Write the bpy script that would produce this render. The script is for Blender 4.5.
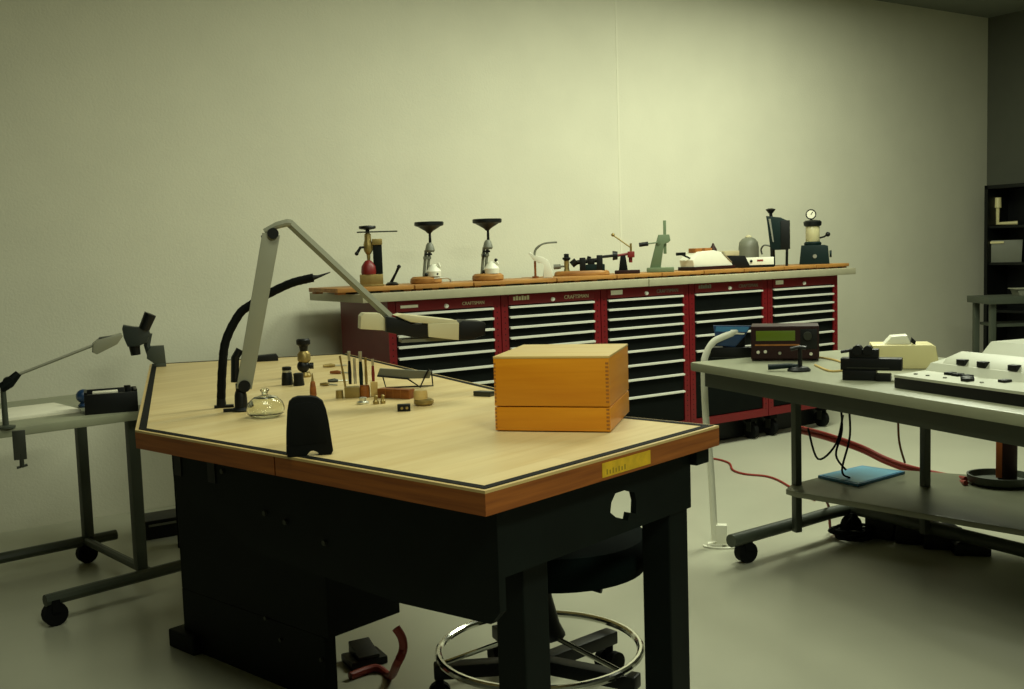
import bpy, bmesh, math, random
from mathutils import Vector, Matrix
C = bpy.context.scene.collection
random.seed(7)
for o in list(bpy.data.objects):
    bpy.data.objects.remove(o)

# ---------------------------------------------------------------- camera
F = 1050.0
CAM = Vector((0, 0, 1.27))
PITCH = math.atan(93.5 / F)
ROLL = math.radians(1.85)
fw = Vector((0, math.cos(PITCH), -math.sin(PITCH)))
up0 = Vector((0, math.sin(PITCH), math.cos(PITCH)))
rt0 = Vector((1, 0, 0))
rt = rt0 * math.cos(ROLL) - up0 * math.sin(ROLL)
up = up0 * math.cos(ROLL) + rt0 * math.sin(ROLL)
cd = bpy.data.cameras.new('camera')
cd.sensor_width = 36
cd.lens = F / 1024 * 36
cd.clip_start = 0.05
cam = bpy.data.objects.new('camera', cd)
C.objects.link(cam)
m = Matrix((rt, up, -fw)).transposed().to_4x4()
m.translation = CAM
cam.matrix_world = m
S = bpy.context.scene
S.camera = cam
S.view_settings.view_transform = 'Standard'
S.view_settings.look = 'None'
S.view_settings.gamma = 1
S.view_settings.use_curve_mapping = False
S.view_settings.exposure = 0.0

# ---------------------------------------------------------------- world and room lights
w_ = bpy.data.worlds.new('world')
S.world = w_
w_.use_nodes = True
w_.node_tree.nodes['Background'].inputs[0].default_value = (0.8, 1.0, 0.7, 1)
w_.node_tree.nodes['Background'].inputs[1].default_value = 0.006

ANG = math.radians(33)
W = Vector((math.cos(ANG), math.sin(ANG), 0))     # along the long wall, to the right
N = Vector((-math.sin(ANG), math.cos(ANG), 0))    # towards the long wall
WALL_N = 5.515
CEIL = 3.15

def sn(s, n, z=0.0):
    return W * s + N * n + Vector((0, 0, z))

def area_light(name, loc, sx, sy, power, col=(0.94, 1.0, 0.76), rot=(0, 0, 0)):
    l = bpy.data.lights.new(name, 'AREA')
    l.shape = 'RECTANGLE'
    l.size, l.size_y = sx, sy
    l.energy = power
    l.color = col
    o = bpy.data.objects.new(name, l)
    o.location = loc
    o.rotation_euler = rot
    C.objects.link(o)
    return o
# unseen fluorescent ceiling lights: a row along the long wall, then two added fills
area_light('unseen_ceiling_light', sn(3.0, 3.5, CEIL - 0.03), 1.2, 0.6, 42, rot=(0, 0, ANG))
area_light('unseen_ceiling_light', sn(4.6, 3.5, CEIL - 0.03), 1.2, 0.6, 80, rot=(0, 0, ANG))
area_light('unseen_ceiling_light', sn(5.6, 4.0, CEIL - 0.03), 1.2, 0.6, 32, rot=(0, 0, ANG))
area_light('unseen_ceiling_light', (-0.5, 2.2, CEIL - 0.03), 1.2, 0.6, 26, rot=(0, 0, ANG))  # added to brighten the bench top and the floor at the left
area_light('unseen_ceiling_light', (1.4, 0.2, CEIL - 0.03), 1.2, 0.6, 92, rot=(0, 0, ANG))  # added from behind right to brighten the box front and camera-facing sides

# ---------------------------------------------------------------- helpers
def ray(px, py):
    return fw * F + rt * (px - 512) - up * (py - 344.5)
def at(px, py, z):
    d = ray(px, py)
    t = (z - CAM.z) / d.z
    return CAM + d * t
def onplane(px, py, n):
    d = ray(px, py)
    t = (n - CAM.dot(N)) / d.dot(N)
    return CAM + d * t
def depth_at(px, py, depth):
    return CAM + ray(px, py) * (depth / F)
def upx(p):                       # metres that one pixel of the photograph spans at p
    return (p - CAM).dot(fw) / F
def face(p):                      # heading of an object whose front is turned to the middle of the room
    return math.atan2(-p.x, p.y)

def lin(c):
    return tuple(((x / 255) / 12.92 if x / 255 <= 0.04045 else (((x / 255) + 0.055) / 1.055) ** 2.4) for x in c)
MATS = {}
def mat(name, rgb, rough=0.5, metal=0.0, var=0.06, scale=8.0, bump=0.0, bscale=60.0, spec=0.5, trans=0.0, ior=1.45):
    if name in MATS:
        return MATS[name]
    M = bpy.data.materials.new(name)
    M.use_nodes = True
    nt = M.node_tree
    b = nt.nodes['Principled BSDF']
    c = lin(rgb)
    tc = nt.nodes.new('ShaderNodeTexCoord')
    nz = nt.nodes.new('ShaderNodeTexNoise')
    nz.inputs['Scale'].default_value = scale
    nz.inputs['Detail'].default_value = 4
    nt.links.new(tc.outputs['Object'], nz.inputs['Vector'])
    rp = nt.nodes.new('ShaderNodeValToRGB')
    rp.color_ramp.elements[0].position = 0.3
    rp.color_ramp.elements[1].position = 0.7
    rp.color_ramp.elements[0].color = tuple(max(0, x * (1 - var)) for x in c) + (1,)
    rp.color_ramp.elements[1].color = tuple(min(1, x * (1 + var)) for x in c) + (1,)
    nt.links.new(nz.outputs['Fac'], rp.inputs['Fac'])
    nt.links.new(rp.outputs['Color'], b.inputs['Base Color'])
    b.inputs['Roughness'].default_value = rough
    b.inputs['Metallic'].default_value = metal
    b.inputs['Specular IOR Level'].default_value = spec
    if trans:
        b.inputs['Transmission Weight'].default_value = trans
        b.inputs['IOR'].default_value = ior
    if bump:
        n2 = nt.nodes.new('ShaderNodeTexNoise')
        n2.inputs['Scale'].default_value = bscale
        n2.inputs['Detail'].default_value = 3
        nt.links.new(tc.outputs['Object'], n2.inputs['Vector'])
        bp = nt.nodes.new('ShaderNodeBump')
        bp.inputs['Strength'].default_value = bump
        bp.inputs['Distance'].default_value = 0.01
        nt.links.new(n2.outputs['Fac'], bp.inputs['Height'])
        nt.links.new(bp.outputs['Normal'], b.inputs['Normal'])
    MATS[name] = M
    return M

def wood(name, rgb, rgb2, rough=0.4, stretch=(1, 14, 14), strip=0.0, rot=0.0, spec=0.4):
    if name in MATS:
        return MATS[name]
    M = bpy.data.materials.new(name)
    M.use_nodes = True
    nt = M.node_tree
    b = nt.nodes['Principled BSDF']
    tc = nt.nodes.new('ShaderNodeTexCoord')
    mp = nt.nodes.new('ShaderNodeMapping')
    mp.inputs['Scale'].default_value = stretch
    mp0 = nt.nodes.new('ShaderNodeMapping')
    mp0.inputs['Rotation'].default_value = (0, 0, rot)
    nt.links.new(tc.outputs['Object'], mp0.inputs['Vector'])
    nt.links.new(mp0.outputs['Vector'], mp.inputs['Vector'])
    nz = nt.nodes.new('ShaderNodeTexNoise')
    nz.inputs['Scale'].default_value = 3.0
    nz.inputs['Detail'].default_value = 6
    nz.inputs['Distortion'].default_value = 0.4
    nt.links.new(mp.outputs['Vector'], nz.inputs['Vector'])
    rp = nt.nodes.new('ShaderNodeValToRGB')
    rp.color_ramp.elements[0].position = 0.3
    rp.color_ramp.elements[1].position = 0.72
    rp.color_ramp.elements[0].color = lin(rgb2) + (1,)
    rp.color_ramp.elements[1].color = lin(rgb) + (1,)
    nt.links.new(nz.outputs['Fac'], rp.inputs['Fac'])
    out = rp.outputs['Color']
    if strip:                     # glued strips: each strip a slightly different tone
        br = nt.nodes.new('ShaderNodeTexBrick')
        br.inputs['Scale'].default_value = 1.0
        br.inputs['Brick Width'].default_value = 0.9
        br.inputs['Row Height'].default_value = strip
        br.inputs['Mortar Size'].default_value = 0.0004
        br.inputs['Color1'].default_value = (0.90, 0.88, 0.84, 1)
        br.inputs['Color2'].default_value = (1, 1, 1, 1)
        br.inputs['Mortar'].default_value = (0.78, 0.74, 0.68, 1)
        nt.links.new(mp0.outputs['Vector'], br.inputs['Vector'])
        mx = nt.nodes.new('ShaderNodeMixRGB')
        mx.blend_type = 'MULTIPLY'
        mx.inputs['Fac'].default_value = 1
        nt.links.new(out, mx.inputs['Color1'])
        nt.links.new(br.outputs['Color'], mx.inputs['Color2'])
        out = mx.outputs['Color']
    nt.links.new(out, b.inputs['Base Color'])
    b.inputs['Roughness'].default_value = rough
    b.inputs['Specular IOR Level'].default_value = spec
    MATS[name] = M
    return M

def emit(name, rgb, power):
    M = mat(name, rgb, 0.3, var=0.02)
    b = M.node_tree.nodes['Principled BSDF']
    b.inputs['Emission Color'].default_value = lin(rgb) + (1,)
    b.inputs['Emission Strength'].default_value = power
    return M

class G:
    """collects shapes into one mesh; u scales every coordinate, sx stretches local x"""
    def __init__(s, u=1.0, sx=1.0):
        s.bm = bmesh.new(); s.u = u; s.sx = sx
    def v(s, p):
        return Vector((p[0] * s.u * s.sx, p[1] * s.u, p[2] * s.u))
    def box(s, x0, x1, y0, y1, z0, z1, bev=0.0, M=None):
        vs = [s.bm.verts.new(s.v((x, y, z))) for x in (x0, x1) for y in (y0, y1) for z in (z0, z1)]
        fs = [(0, 1, 3, 2), (4, 6, 7, 5), (0, 4, 5, 1), (2, 3, 7, 6), (0, 2, 6, 4), (1, 5, 7, 3)]
        faces = [s.bm.faces.new([vs[i] for i in f]) for f in fs]
        if M is not None:
            for v in vs:
                v.co = M @ v.co
        if bev:
            es = list({e for f in faces for e in f.edges})
            bmesh.ops.bevel(s.bm, geom=es, offset=bev * s.u, segments=2, affect='EDGES', profile=0.6)
        return s
    def ring(s, c, ax, r, seg, e=1.0):
        ax = ax.normalized()
        t = Vector((0, 0, 1)) if abs(ax.z) < 0.9 else Vector((1, 0, 0))
        a = ax.cross(t).normalized(); b = ax.cross(a)
        return [s.bm.verts.new(c + a * (math.cos(2 * math.pi * k / seg) * r * e) + b * (math.sin(2 * math.pi * k / seg) * r)) for k in range(seg)]
    def _skin(s, rings, cap=True, loop=False):
        n = len(rings[0])
        pairs = list(zip(rings, rings[1:])) + ([(rings[-1], rings[0])] if loop else [])
        for a, b in pairs:
            for k in range(n):
                s.bm.faces.new((a[k], a[(k + 1) % n], b[(k + 1) % n], b[k]))
        if cap and not loop:
            s.bm.faces.new(list(reversed(rings[0]))); s.bm.faces.new(rings[-1])
    def cyl(s, p0, p1, r0, r1=None, seg=16):
        r1 = r0 if r1 is None else r1
        a, b = s.v(p0), s.v(p1)
        s._skin([s.ring(a, b - a, r0 * s.u, seg), s.ring(b, b - a, r1 * s.u, seg)])
        return s
    def tube(s, pts, r, seg=8, closed=False, e=1.0):
        P = [s.v(p) for p in pts]
        rings = []
        rs = r if isinstance(r, (list, tuple)) else [r] * len(P)
        n = len(P)
        pa = None
        for i, p in enumerate(P):
            if closed:
                ax = (P[(i + 1) % n] - P[i - 1])
            else:
                ax = P[min(i + 1, n - 1)] - P[max(i - 1, 0)]
            ax.normalize()
            if pa is None:
                t = Vector((0, 0, 1)) if abs(ax.z) < 0.9 else Vector((1, 0, 0))
                a = ax.cross(t).normalized()
            else:
                a = (pa - ax * pa.dot(ax)).normalized()
            pa = a
            b = ax.cross(a)
            rr = rs[i] * s.u
            rings.append([s.bm.verts.new(p + a * (math.cos(2 * math.pi * k / seg) * rr * e) + b * (math.sin(2 * math.pi * k / seg) * rr)) for k in range(seg)])
        s._skin(rings, cap=not closed, loop=closed)
        return s
    def lathe(s, prof, c=(0, 0, 0), seg=24, ey=1.0):
        rings = []
        for r, z in prof:
            rings.append([s.bm.verts.new(s.v((c[0] + r * math.cos(2 * math.pi * k / seg) / s.sx, c[1] + ey * r * math.sin(2 * math.pi * k / seg), c[2] + z))) for k in range(seg)])
        s._skin(rings)
        return s
    def prism(s, poly, a0, a1, plane='xz', bev=0.0):
        """outline extruded: plane xz -> along y, xy -> along z, yz -> along x"""
        f = {'xz': lambda p, a: (p[0], a, p[1]), 'xy': lambda p, a: (p[0], p[1], a), 'yz': lambda p, a: (a, p[0], p[1])}[plane]
        A = [s.bm.verts.new(s.v(f(p, a0))) for p in poly]
        B = [s.bm.verts.new(s.v(f(p, a1))) for p in poly]
        n = len(poly)
        fa = [s.bm.faces.new(A), s.bm.faces.new(list(reversed(B)))]
        for k in range(n):
            s.bm.faces.new((A[k], B[k], B[(k + 1) % n], A[(k + 1) % n]))
        if bev:
            es = list({e for q in fa for e in q.edges})
            bmesh.ops.bevel(s.bm, geom=es, offset=bev * s.u, segments=2, affect='EDGES', profile=0.6)
        return s
    def ball(s, c, r, seg=16, ez=1.0):
        prof = [(r * math.sin(math.pi * k / 8), -r * ez * math.cos(math.pi * k / 8)) for k in range(9)]
        prof[0] = (r * 0.05, -r * ez); prof[-1] = (r * 0.05, r * ez)
        return s.lathe(prof, c, seg)
    def out(s, name, M, parent=None, label=None, smooth=True):
        bmesh.ops.recalc_face_normals(s.bm, faces=s.bm.faces)
        me = bpy.data.meshes.new(name)
        s.bm.to_mesh(me); s.bm.free()
        if smooth:
            for p in me.polygons: p.use_smooth = True
            me.set_sharp_from_angle(angle=math.radians(35))
        me.materials.append(M)
        o = bpy.data.objects.new(name, me)
        C.objects.link(o)
        if parent: o.parent = parent
        if label: o['label'] = label
        return o

def thing(name, label, cat, loc=(0, 0, 0), rotz=0.0, group=None):
    o = bpy.data.objects.new(name, None)
    o.empty_display_size = 0.1
    C.objects.link(o)
    o.location = loc
    o.rotation_euler = (0, 0, rotz)
    o['label'] = label; o['category'] = cat
    if group: o['group'] = group
    return o
def tag(o, label, cat, group=None):
    o['label'] = label; o['category'] = cat
    if group: o['group'] = group
    return o
def structure(o):
    o['kind'] = 'structure'
    return o
def copy_tree(o, parent=None):
    c = o.copy(); C.objects.link(c)
    if parent: c.parent = parent
    for ch in list(o.children): copy_tree(ch, c)
    return c
def item(name, label, cat, p, rotz=None, group=None):
    """an Empty standing at world point p; u = metres per photograph pixel there"""
    t = thing(name, label, cat, p, face(p) if rotz is None else rotz, group)
    return t, upx(p)
def smooth_path(pts, k=6):
    P = [Vector(p) for p in pts]
    out = []
    for i in range(len(P) - 1):
        p0, p1, p2, p3 = P[max(i - 1, 0)], P[i], P[i + 1], P[min(i + 2, len(P) - 1)]
        for j in range(k):
            t = j / k
            out.append(0.5 * ((2 * p1) + (p2 - p0) * t + (2 * p0 - 5 * p1 + 4 * p2 - p3) * t * t + (3 * p1 - p0 - 3 * p2 + p3) * t ** 3))
    out.append(P[-1])
    return out
def text_mesh(name, body, size, M, parent, loc, rot, depth=0.0008):
    cu = bpy.data.curves.new(name, 'FONT')
    cu.body = body; cu.size = size; cu.align_x = 'CENTER'; cu.align_y = 'CENTER'; cu.extrude = depth
    tmp = bpy.data.objects.new(name, cu)
    C.objects.link(tmp)
    dg = bpy.context.evaluated_depsgraph_get()
    me = bpy.data.meshes.new_from_object(tmp.evaluated_get(dg))
    bpy.data.objects.remove(tmp)
    me.materials.clear(); me.materials.append(M)
    o = bpy.data.objects.new(name, me)
    C.objects.link(o)
    o.parent = parent; o.location = loc; o.rotation_euler = rot
    return o

# ---------------------------------------------------------------- materials
M_wall = mat('painted_wall', (208, 206, 184), 0.85, var=0.03, scale=3, bump=0.14, bscale=90)
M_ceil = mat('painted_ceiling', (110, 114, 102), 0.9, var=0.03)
M_floor = mat('pale_vinyl_floor', (168, 168, 148), 0.3, var=0.06, scale=1.6, bump=0.03, bscale=6)
M_green = mat('green_black_steel', (8, 15, 12), 0.6, var=0.25, spec=0.15)
M_black = mat('black_plastic', (9, 12, 11), 0.45, var=0.2, spec=0.3)
M_rubber = mat('black_rubber', (10, 12, 10), 0.8, var=0.2, spec=0.15)
M_maple = wood('maple_butcher_block', (212, 192, 142), (200, 176, 122), 0.42, (0.8, 9, 9), strip=0.075, rot=math.radians(-49))
M_edge = wood('orange_edge_wood', (156, 90, 34), (118, 62, 20), 0.45, (1.2, 6, 30))
M_box = wood('honey_box_wood', (214, 142, 28), (200, 124, 18), 0.4, (1, 1, 16))
M_boxlid = wood('pale_box_lid_wood', (206, 182, 118), (194, 160, 92), 0.35, (1, 16, 16))
M_joint = mat('dark_end_grain', (150, 92, 30), 0.6, var=0.2, scale=60)
M_board = wood('station_board_wood', (178, 130, 66), (138, 90, 38), 0.5, (1.2, 12, 12))
M_red = mat('cabinet_red_paint', (104, 10, 18), 0.4, var=0.08)
M_drawer = mat('drawer_black_paint', (9, 13, 11), 0.6, var=0.2, spec=0.08)
M_alu = mat('aluminium_trim', (228, 228, 214), 0.3, metal=0.2, var=0.04)
M_lam = mat('grey_laminate', (156, 152, 126), 0.5, var=0.05, scale=20)
M_table = mat('olive_grey_laminate', (134, 136, 112), 0.4, var=0.05, scale=10)
M_frame = mat('grey_green_table_paint', (58, 64, 52), 0.5, var=0.1)
M_lampgrey = mat('grey_lamp_enamel', (136, 136, 116), 0.4, var=0.05)
M_lampcream = mat('cream_lamp_enamel', (196, 188, 150), 0.4, var=0.04)
M_white = mat('white_enamel', (226, 226, 206), 0.4, var=0.03)
M_ivory = mat('ivory_plastic', (216, 206, 150), 0.45, var=0.04)
M_brass = mat('brass', (150, 130, 76), 0.4, metal=0.6, var=0.12, scale=30)
M_steel = mat('bright_steel', (200, 200, 186), 0.28, metal=0.8, var=0.06, scale=30)
M_dsteel = mat('dark_steel', (60, 62, 54), 0.4, metal=0.6, var=0.15)
M_tred = mat('tool_red_paint', (120, 26, 22), 0.45, var=0.1)
M_tgreen = mat('tool_green_paint', (98, 116, 84), 0.55, var=0.1)
M_teal = mat('dark_teal_paint', (6, 28, 27), 0.55, var=0.15, spec=0.2)
M_glass = mat('clear_glass', (250, 252, 244), 0.02, var=0.0, trans=1.0, ior=1.45)
M_chrome = mat('chrome', (220, 220, 214), 0.12, metal=1.0, var=0.02)
M_blue = mat('blue_plastic', (66, 126, 168), 0.35, var=0.08)
M_navy = mat('deep_blue_panel', (28, 58, 96), 0.35, var=0.2, scale=14)
M_hose = mat('red_hose', (132, 42, 30), 0.5, var=0.1)
M_paper = mat('white_paper', (226, 222, 200), 0.8, var=0.03)
M_redwood = wood('red_brown_block', (150, 88, 30), (112, 60, 20), 0.5, (3, 20, 20))
M_lcd = emit('green_display', (90, 108, 26), 0.03)
M_yel = mat('yellow_sticker', (206, 166, 30), 0.5, var=0.15, scale=40)
M_grey = mat('mid_grey_plastic', (112, 114, 98), 0.5, var=0.08)
M_darkred = mat('dark_red_case', (40, 16, 12), 0.55, var=0.15, spec=0.25)
M_shelf = mat('dull_shelf_laminate', (108, 110, 90), 0.3, var=0.08)
M_scope = mat('dark_scope_enamel', (40, 48, 44), 0.45, var=0.1)
M_nose = mat('pale_edge_nosing', (188, 162, 106), 0.45, var=0.06)
M_bwhite = mat('dull_white_panel', (176, 178, 156), 0.5, var=0.03)
M_greybar = mat('grey_seat_vinyl', (7, 16, 14), 0.9, var=0.1, spec=0.05)

M_dim = mat('shade_toned_wall', (84, 86, 74), 0.9, var=0.03)  # wall colour darkened to stand in for shade and cut bounced light
# ---------------------------------------------------------------- room shell
S0, N0 = -3.2, -2.2
corner = onplane(987, 150, WALL_N)
S1 = corner.dot(W)
def shell(name, s0, s1, n0, n1, z0, z1, M):
    g = G()
    g.box(s0, s1, n0, n1, z0, z1)
    o = g.out(name, M, smooth=False)
    o.rotation_euler = (0, 0, ANG)
    return structure(o)
shell('floor', S0, S1, N0, WALL_N, -0.1, 0, M_floor)
shell('ceiling', S0, S1, N0, WALL_N, CEIL, CEIL + 0.1, M_ceil)
shell('wall_back', S0, S1, WALL_N, WALL_N + 0.1, 0, CEIL, M_wall)
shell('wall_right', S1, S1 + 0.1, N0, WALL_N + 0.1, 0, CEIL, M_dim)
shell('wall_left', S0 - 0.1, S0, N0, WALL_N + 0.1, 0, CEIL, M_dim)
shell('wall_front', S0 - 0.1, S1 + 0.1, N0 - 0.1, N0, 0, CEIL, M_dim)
sj = onplane(618, 100, WALL_N).dot(W)
shell('trim_1', sj - 0.008, sj + 0.008, WALL_N - 0.0015, WALL_N, 0, CEIL, mat('joint_strip', (214, 212, 190), 0.8, var=0.02))

# ---------------------------------------------------------------- row of tool cabinets
CAB_N = 4.77
p0 = onplane(388, 330, CAB_N); p1 = onplane(838, 330, CAB_N)
CS0, CS1 = p0.dot(W), p1.dot(W)
CW = (CS1 - CS0) / 5
CD = 0.58
CTOP = 1.037
ZH = [0.968, 0.914, 0.857, 0.800, 0.742, 0.660, 0.576, 0.490, 0.385]
ZH4 = [0.968, 0.857, 0.800, 0.715, 0.620, 0.520]
ORD = ['leftmost red tool cabinet, its end panel showing, behind the bench lamp head',
       'second red tool cabinet from the left, behind the wooden box',
       'middle red tool cabinet of the row, under the countertop seam',
       'fourth red tool cabinet from the left, with one tall top drawer',
       'rightmost red tool cabinet, at the wall end of the row']
def tool_cabinet(i):
    t = thing('tool_cabinet', ORD[i], 'cabinet', sn(CS0 + i * CW, CAB_N, 0), ANG, 'red tool cabinets along the back wall')
    x0, x1 = 0.003, CW - 0.003
    pw = 0.043
    g = G()
    g.box(x0, x1, 0.02, CD, 0.15, CTOP)
    g.box(x0, x0 + pw, 0, 0.02, 0.15, CTOP); g.box(x1 - pw, x1, 0, 0.02, 0.15, CTOP)
    g.box(x0 + pw, x1 - pw, 0, 0.02, 0.15, 0.20)
    g.out('body', M_red, t, smooth=False)
    g = G(); g.box(x0 + pw + 0.002, x1 - pw - 0.002, -0.004, 0.019, ZH[0] + 0.012, CTOP - 0.002, 0.002)
    hp = g.out('header_panel', M_red, t)
    g = G(); g.box(x0 + 0.02, x1 - 0.02, 0.13, 0.15, 0.012, 0.15); g.out('under_shadow_panel', M_black, t)  # black panel added in place of the shadow under the cabinet
    zs = ZH4 if i == 3 else ZH
    for k, z in enumerate(zs):
        zb = zs[k + 1] + 0.006 if k + 1 < len(zs) else 0.205
        g = G(); g.box(x0 + pw + 0.004, x1 - pw - 0.004, 0.004, 0.03, zb, z + 0.004, 0.002)
        d = g.out('drawer', M_drawer, t)
        g = G(); g.prism([(-0.013, z - 0.008), (-0.014, z + 0.002), (0.004, z + 0.004), (0.004, z - 0.001)], x0 + pw + 0.006, x1 - pw - 0.006, 'yz')
        g.out('drawer_handle', M_alu, d)
    xs = (x0 + x1) / 2
    g = G(); g.cyl((xs, -0.004, ZH[0] + 0.028), (xs, -0.014, ZH[0] + 0.028), 0.012, 0.010)
    g.out('lock', M_alu, t)
    # holes down the two front posts
    g = G()
    for xx in (x0 + pw / 2, x1 - pw / 2):
        for q in range(26):
            g.cyl((xx, 0.0005, 0.2 + q * 0.031), (xx, -0.0008, 0.2 + q * 0.031), 0.004, seg=6)
    g.out('post_holes', M_black, t)['kind'] = 'stuff'
    # white lettering on the right of each header, as far as the photograph lets it be read
    if i in (0, 1, 2, 3):
        text_mesh('header_lettering', 'CRAFTSMAN', 0.024 if i == 0 else 0.030, M_lampcream if i in (0, 1) else M_grey, t,
                  (xs + 0.165, -0.0052, ZH[0] + 0.034), (math.radians(90), 0, 0))
    if i in (0, 2, 4):
        wd = (0.10, 0, 0.085, 0, 0.07)[i]
        g = G(); g.box(x0 + 0.07, x0 + 0.07 + wd, -0.006, -0.004, ZH[0] + 0.03, ZH[0] + (0.044 if i == 0 else 0.056))
        g.out('label_strip', M_paper, t, 'pale label strip on the header')
    else:
        g = G()
        for q in range(6):
            g.box(x0 + 0.075 + q * 0.018, x0 + 0.088 + q * 0.018, -0.006, -0.004, ZH[0] + 0.034, ZH[0] + 0.054 + 0.004 * (q % 2))
        g.out('label_strip', M_lampcream if i == 1 else M_grey, t, 'worn lettered label on the header')
    for xx in (0.09, CW - 0.09):
        for yy in (0.07, CD - 0.07):
            g = G()
            g.cyl((xx - 0.016, yy, 0.055), (xx + 0.016, yy, 0.055), 0.055, seg=16)
            g.box(xx - 0.03, xx + 0.03, yy - 0.03, yy + 0.03, 0.115, 0.15)
            ca = g.out('caster', M_rubber, t)
            g = G(); g.box(xx - 0.026, xx - 0.02, yy - 0.02, yy + 0.02, 0.05, 0.12); g.box(xx + 0.02, xx + 0.026, yy - 0.02, yy + 0.02, 0.05, 0.12)
            g.out('fork', M_dsteel, ca)
    return t
for i in range(5):
    tool_cabinet(i)
# countertop in two lengths, seam over the third cabinet
CT0, CT1 = CTOP, 1.080
TS0 = CS0 - 0.15; TS1 = onplane(856, 270, 4.73).dot(W)
SEAM = onplane(649, 281, 4.73).dot(W)
for a, b, lab in ((TS0, SEAM - 0.003, 'long grey laminate countertop on the left-hand cabinets, under the two black-topped stands'),
                  (SEAM + 0.003, TS1, 'grey laminate countertop on the right-hand cabinets, under the teal pump')):
    g = G(); g.box(a, b, 4.73, 5.41, CT0, CT1, 0.004)
    o = g.out('countertop', M_lam); o.rotation_euler = (0, 0, ANG)
    tag(o, lab, 'countertop', 'grey countertops')

# wooden station boards standing end to end along the counter
BT = CT1 + 0.032
bpx = [333, 411, 470, 553, 613, 658, 700, 740, 780, 812, 845]
blab = ['wooden board at the left end of the counter, under the brass press',
        'wooden board under the left black-topped stand',
        'wooden board under the right black-topped stand',
        'wooden board under the black miniature lathe',
        'wooden board under the red lever press',
        'wooden board under the green arbor press',
        'wooden board under the white sloped machine',
        'wooden board under the slanted black panel of the white console',
        'wooden board under the legs of the tall teal canister',
        'wooden board at the right end of the counter, under the gauge pump']
bs = [onplane(x, 283, 4.86).dot(W) for x in bpx]
blist = [(0, 1), (1, 2), (2, 3), (3, 4), (4, 5), (5, 6), (6, 7), (7, 8), (8, 9), (9, 10)]
for i, (a, b) in enumerate(blist):
    x0, x1 = bs[a] + 0.004, bs[b] - 0.004
    t = thing('station_board', blab[i], 'board', sn((x0 + x1) / 2, 4.95, CT1), ANG, 'wooden boards along the counter')
    h = (x1 - x0) / 2
    g = G(); g.box(-h, h, -0.13, 0.24, 0.010, 0.032 - 0.001 * (i % 3), 0.004)
    g.out('board_top', M_board, t)
    nn = 4
    for q in range(nn):
        xx = -h + 0.03 + (2 * h - 0.06) * q / (nn - 1)
        for y0 in (-0.115, 0.17):
            g = G(); g.box(xx - 0.02, xx + 0.02, y0, y0 + 0.045, 0, 0.012); g.out('foot', M_joint, t)

# ---- tools standing on the boards (local units: photograph pixels times u)
def ctr(px, py=278, n=4.96):
    p = onplane(px, py, n); p.z = BT - 0.001
    return p
# 1 brass press
t, u = item('spindle_press', 'brass press with black handwheel, long thin rod and red bell on the leftmost board', 'press', ctr(371))
g = G(u); g.box(-11, 12, -9, 9, 0, 12, 0.6); g.box(-11.5, 12.5, -9.5, 9.5, 0, 2, 0.3); g.out('base_block', M_brass, t)
g = G(u); g.box(3, 12, -4, 6, 12, 41, 0.5); g.out('column', M_green, t)
g = G(u); g.box(2.5, 12.5, -5, 6.5, 41, 47, 0.5); g.out('column_cap', M_brass, t)
g = G(u); g.lathe([(7, 12), (7.5, 14), (7, 20), (4.5, 24), (2.5, 26)], (-2, -3, 0)); g.out('bell', M_tred, t)
g = G(u); g.lathe([(1.5, 26), (2, 32), (3, 33), (4.5, 36), (4.5, 42), (3.4, 46), (3.2, 52), (2.0, 53)], (-1.5, -1, 0)); g.box(-1, 5, -3, 2, 37, 42); g.out('spindle_head', M_brass, t)
g = G(u); g.lathe([(2, 52), (2, 56), (8, 57.2), (8.6, 58.5), (8, 60), (2, 60.5)], (-1.5, -1, 0)); g.out('handwheel', M_black, t)
g = G(u); g.tube([(-12, -3, 54), (28, -3, 54)], 0.7, 8); g.out('cross_rod', M_dsteel, t)
g = G(u); g.tube([(-5, -3, 39), (-9, -3, 39), (-13, -4, 33)], [1.2, 1.4, 1.6], 8); g.ball((-13, -4, 33), 2); g.out('crank', M_black, t)
t, u = item('angle_rest', 'small black slanted handle on a round black puck, just right of the brass press', 'tool', ctr(392, n=4.93))
g = G(u); g.lathe([(6, 0), (6.5, 1.5), (4.5, 3.2), (2, 3.6)]); g.out('puck', M_black, t)
g = G(u); g.tube([(-1, 0, 3), (4, 0, 12), (7, 0, 18)], [1.6, 1.2, 1.5], 8); g.ball((7.3, 0, 18.6), 2); g.out('handle', M_black, t)

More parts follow.
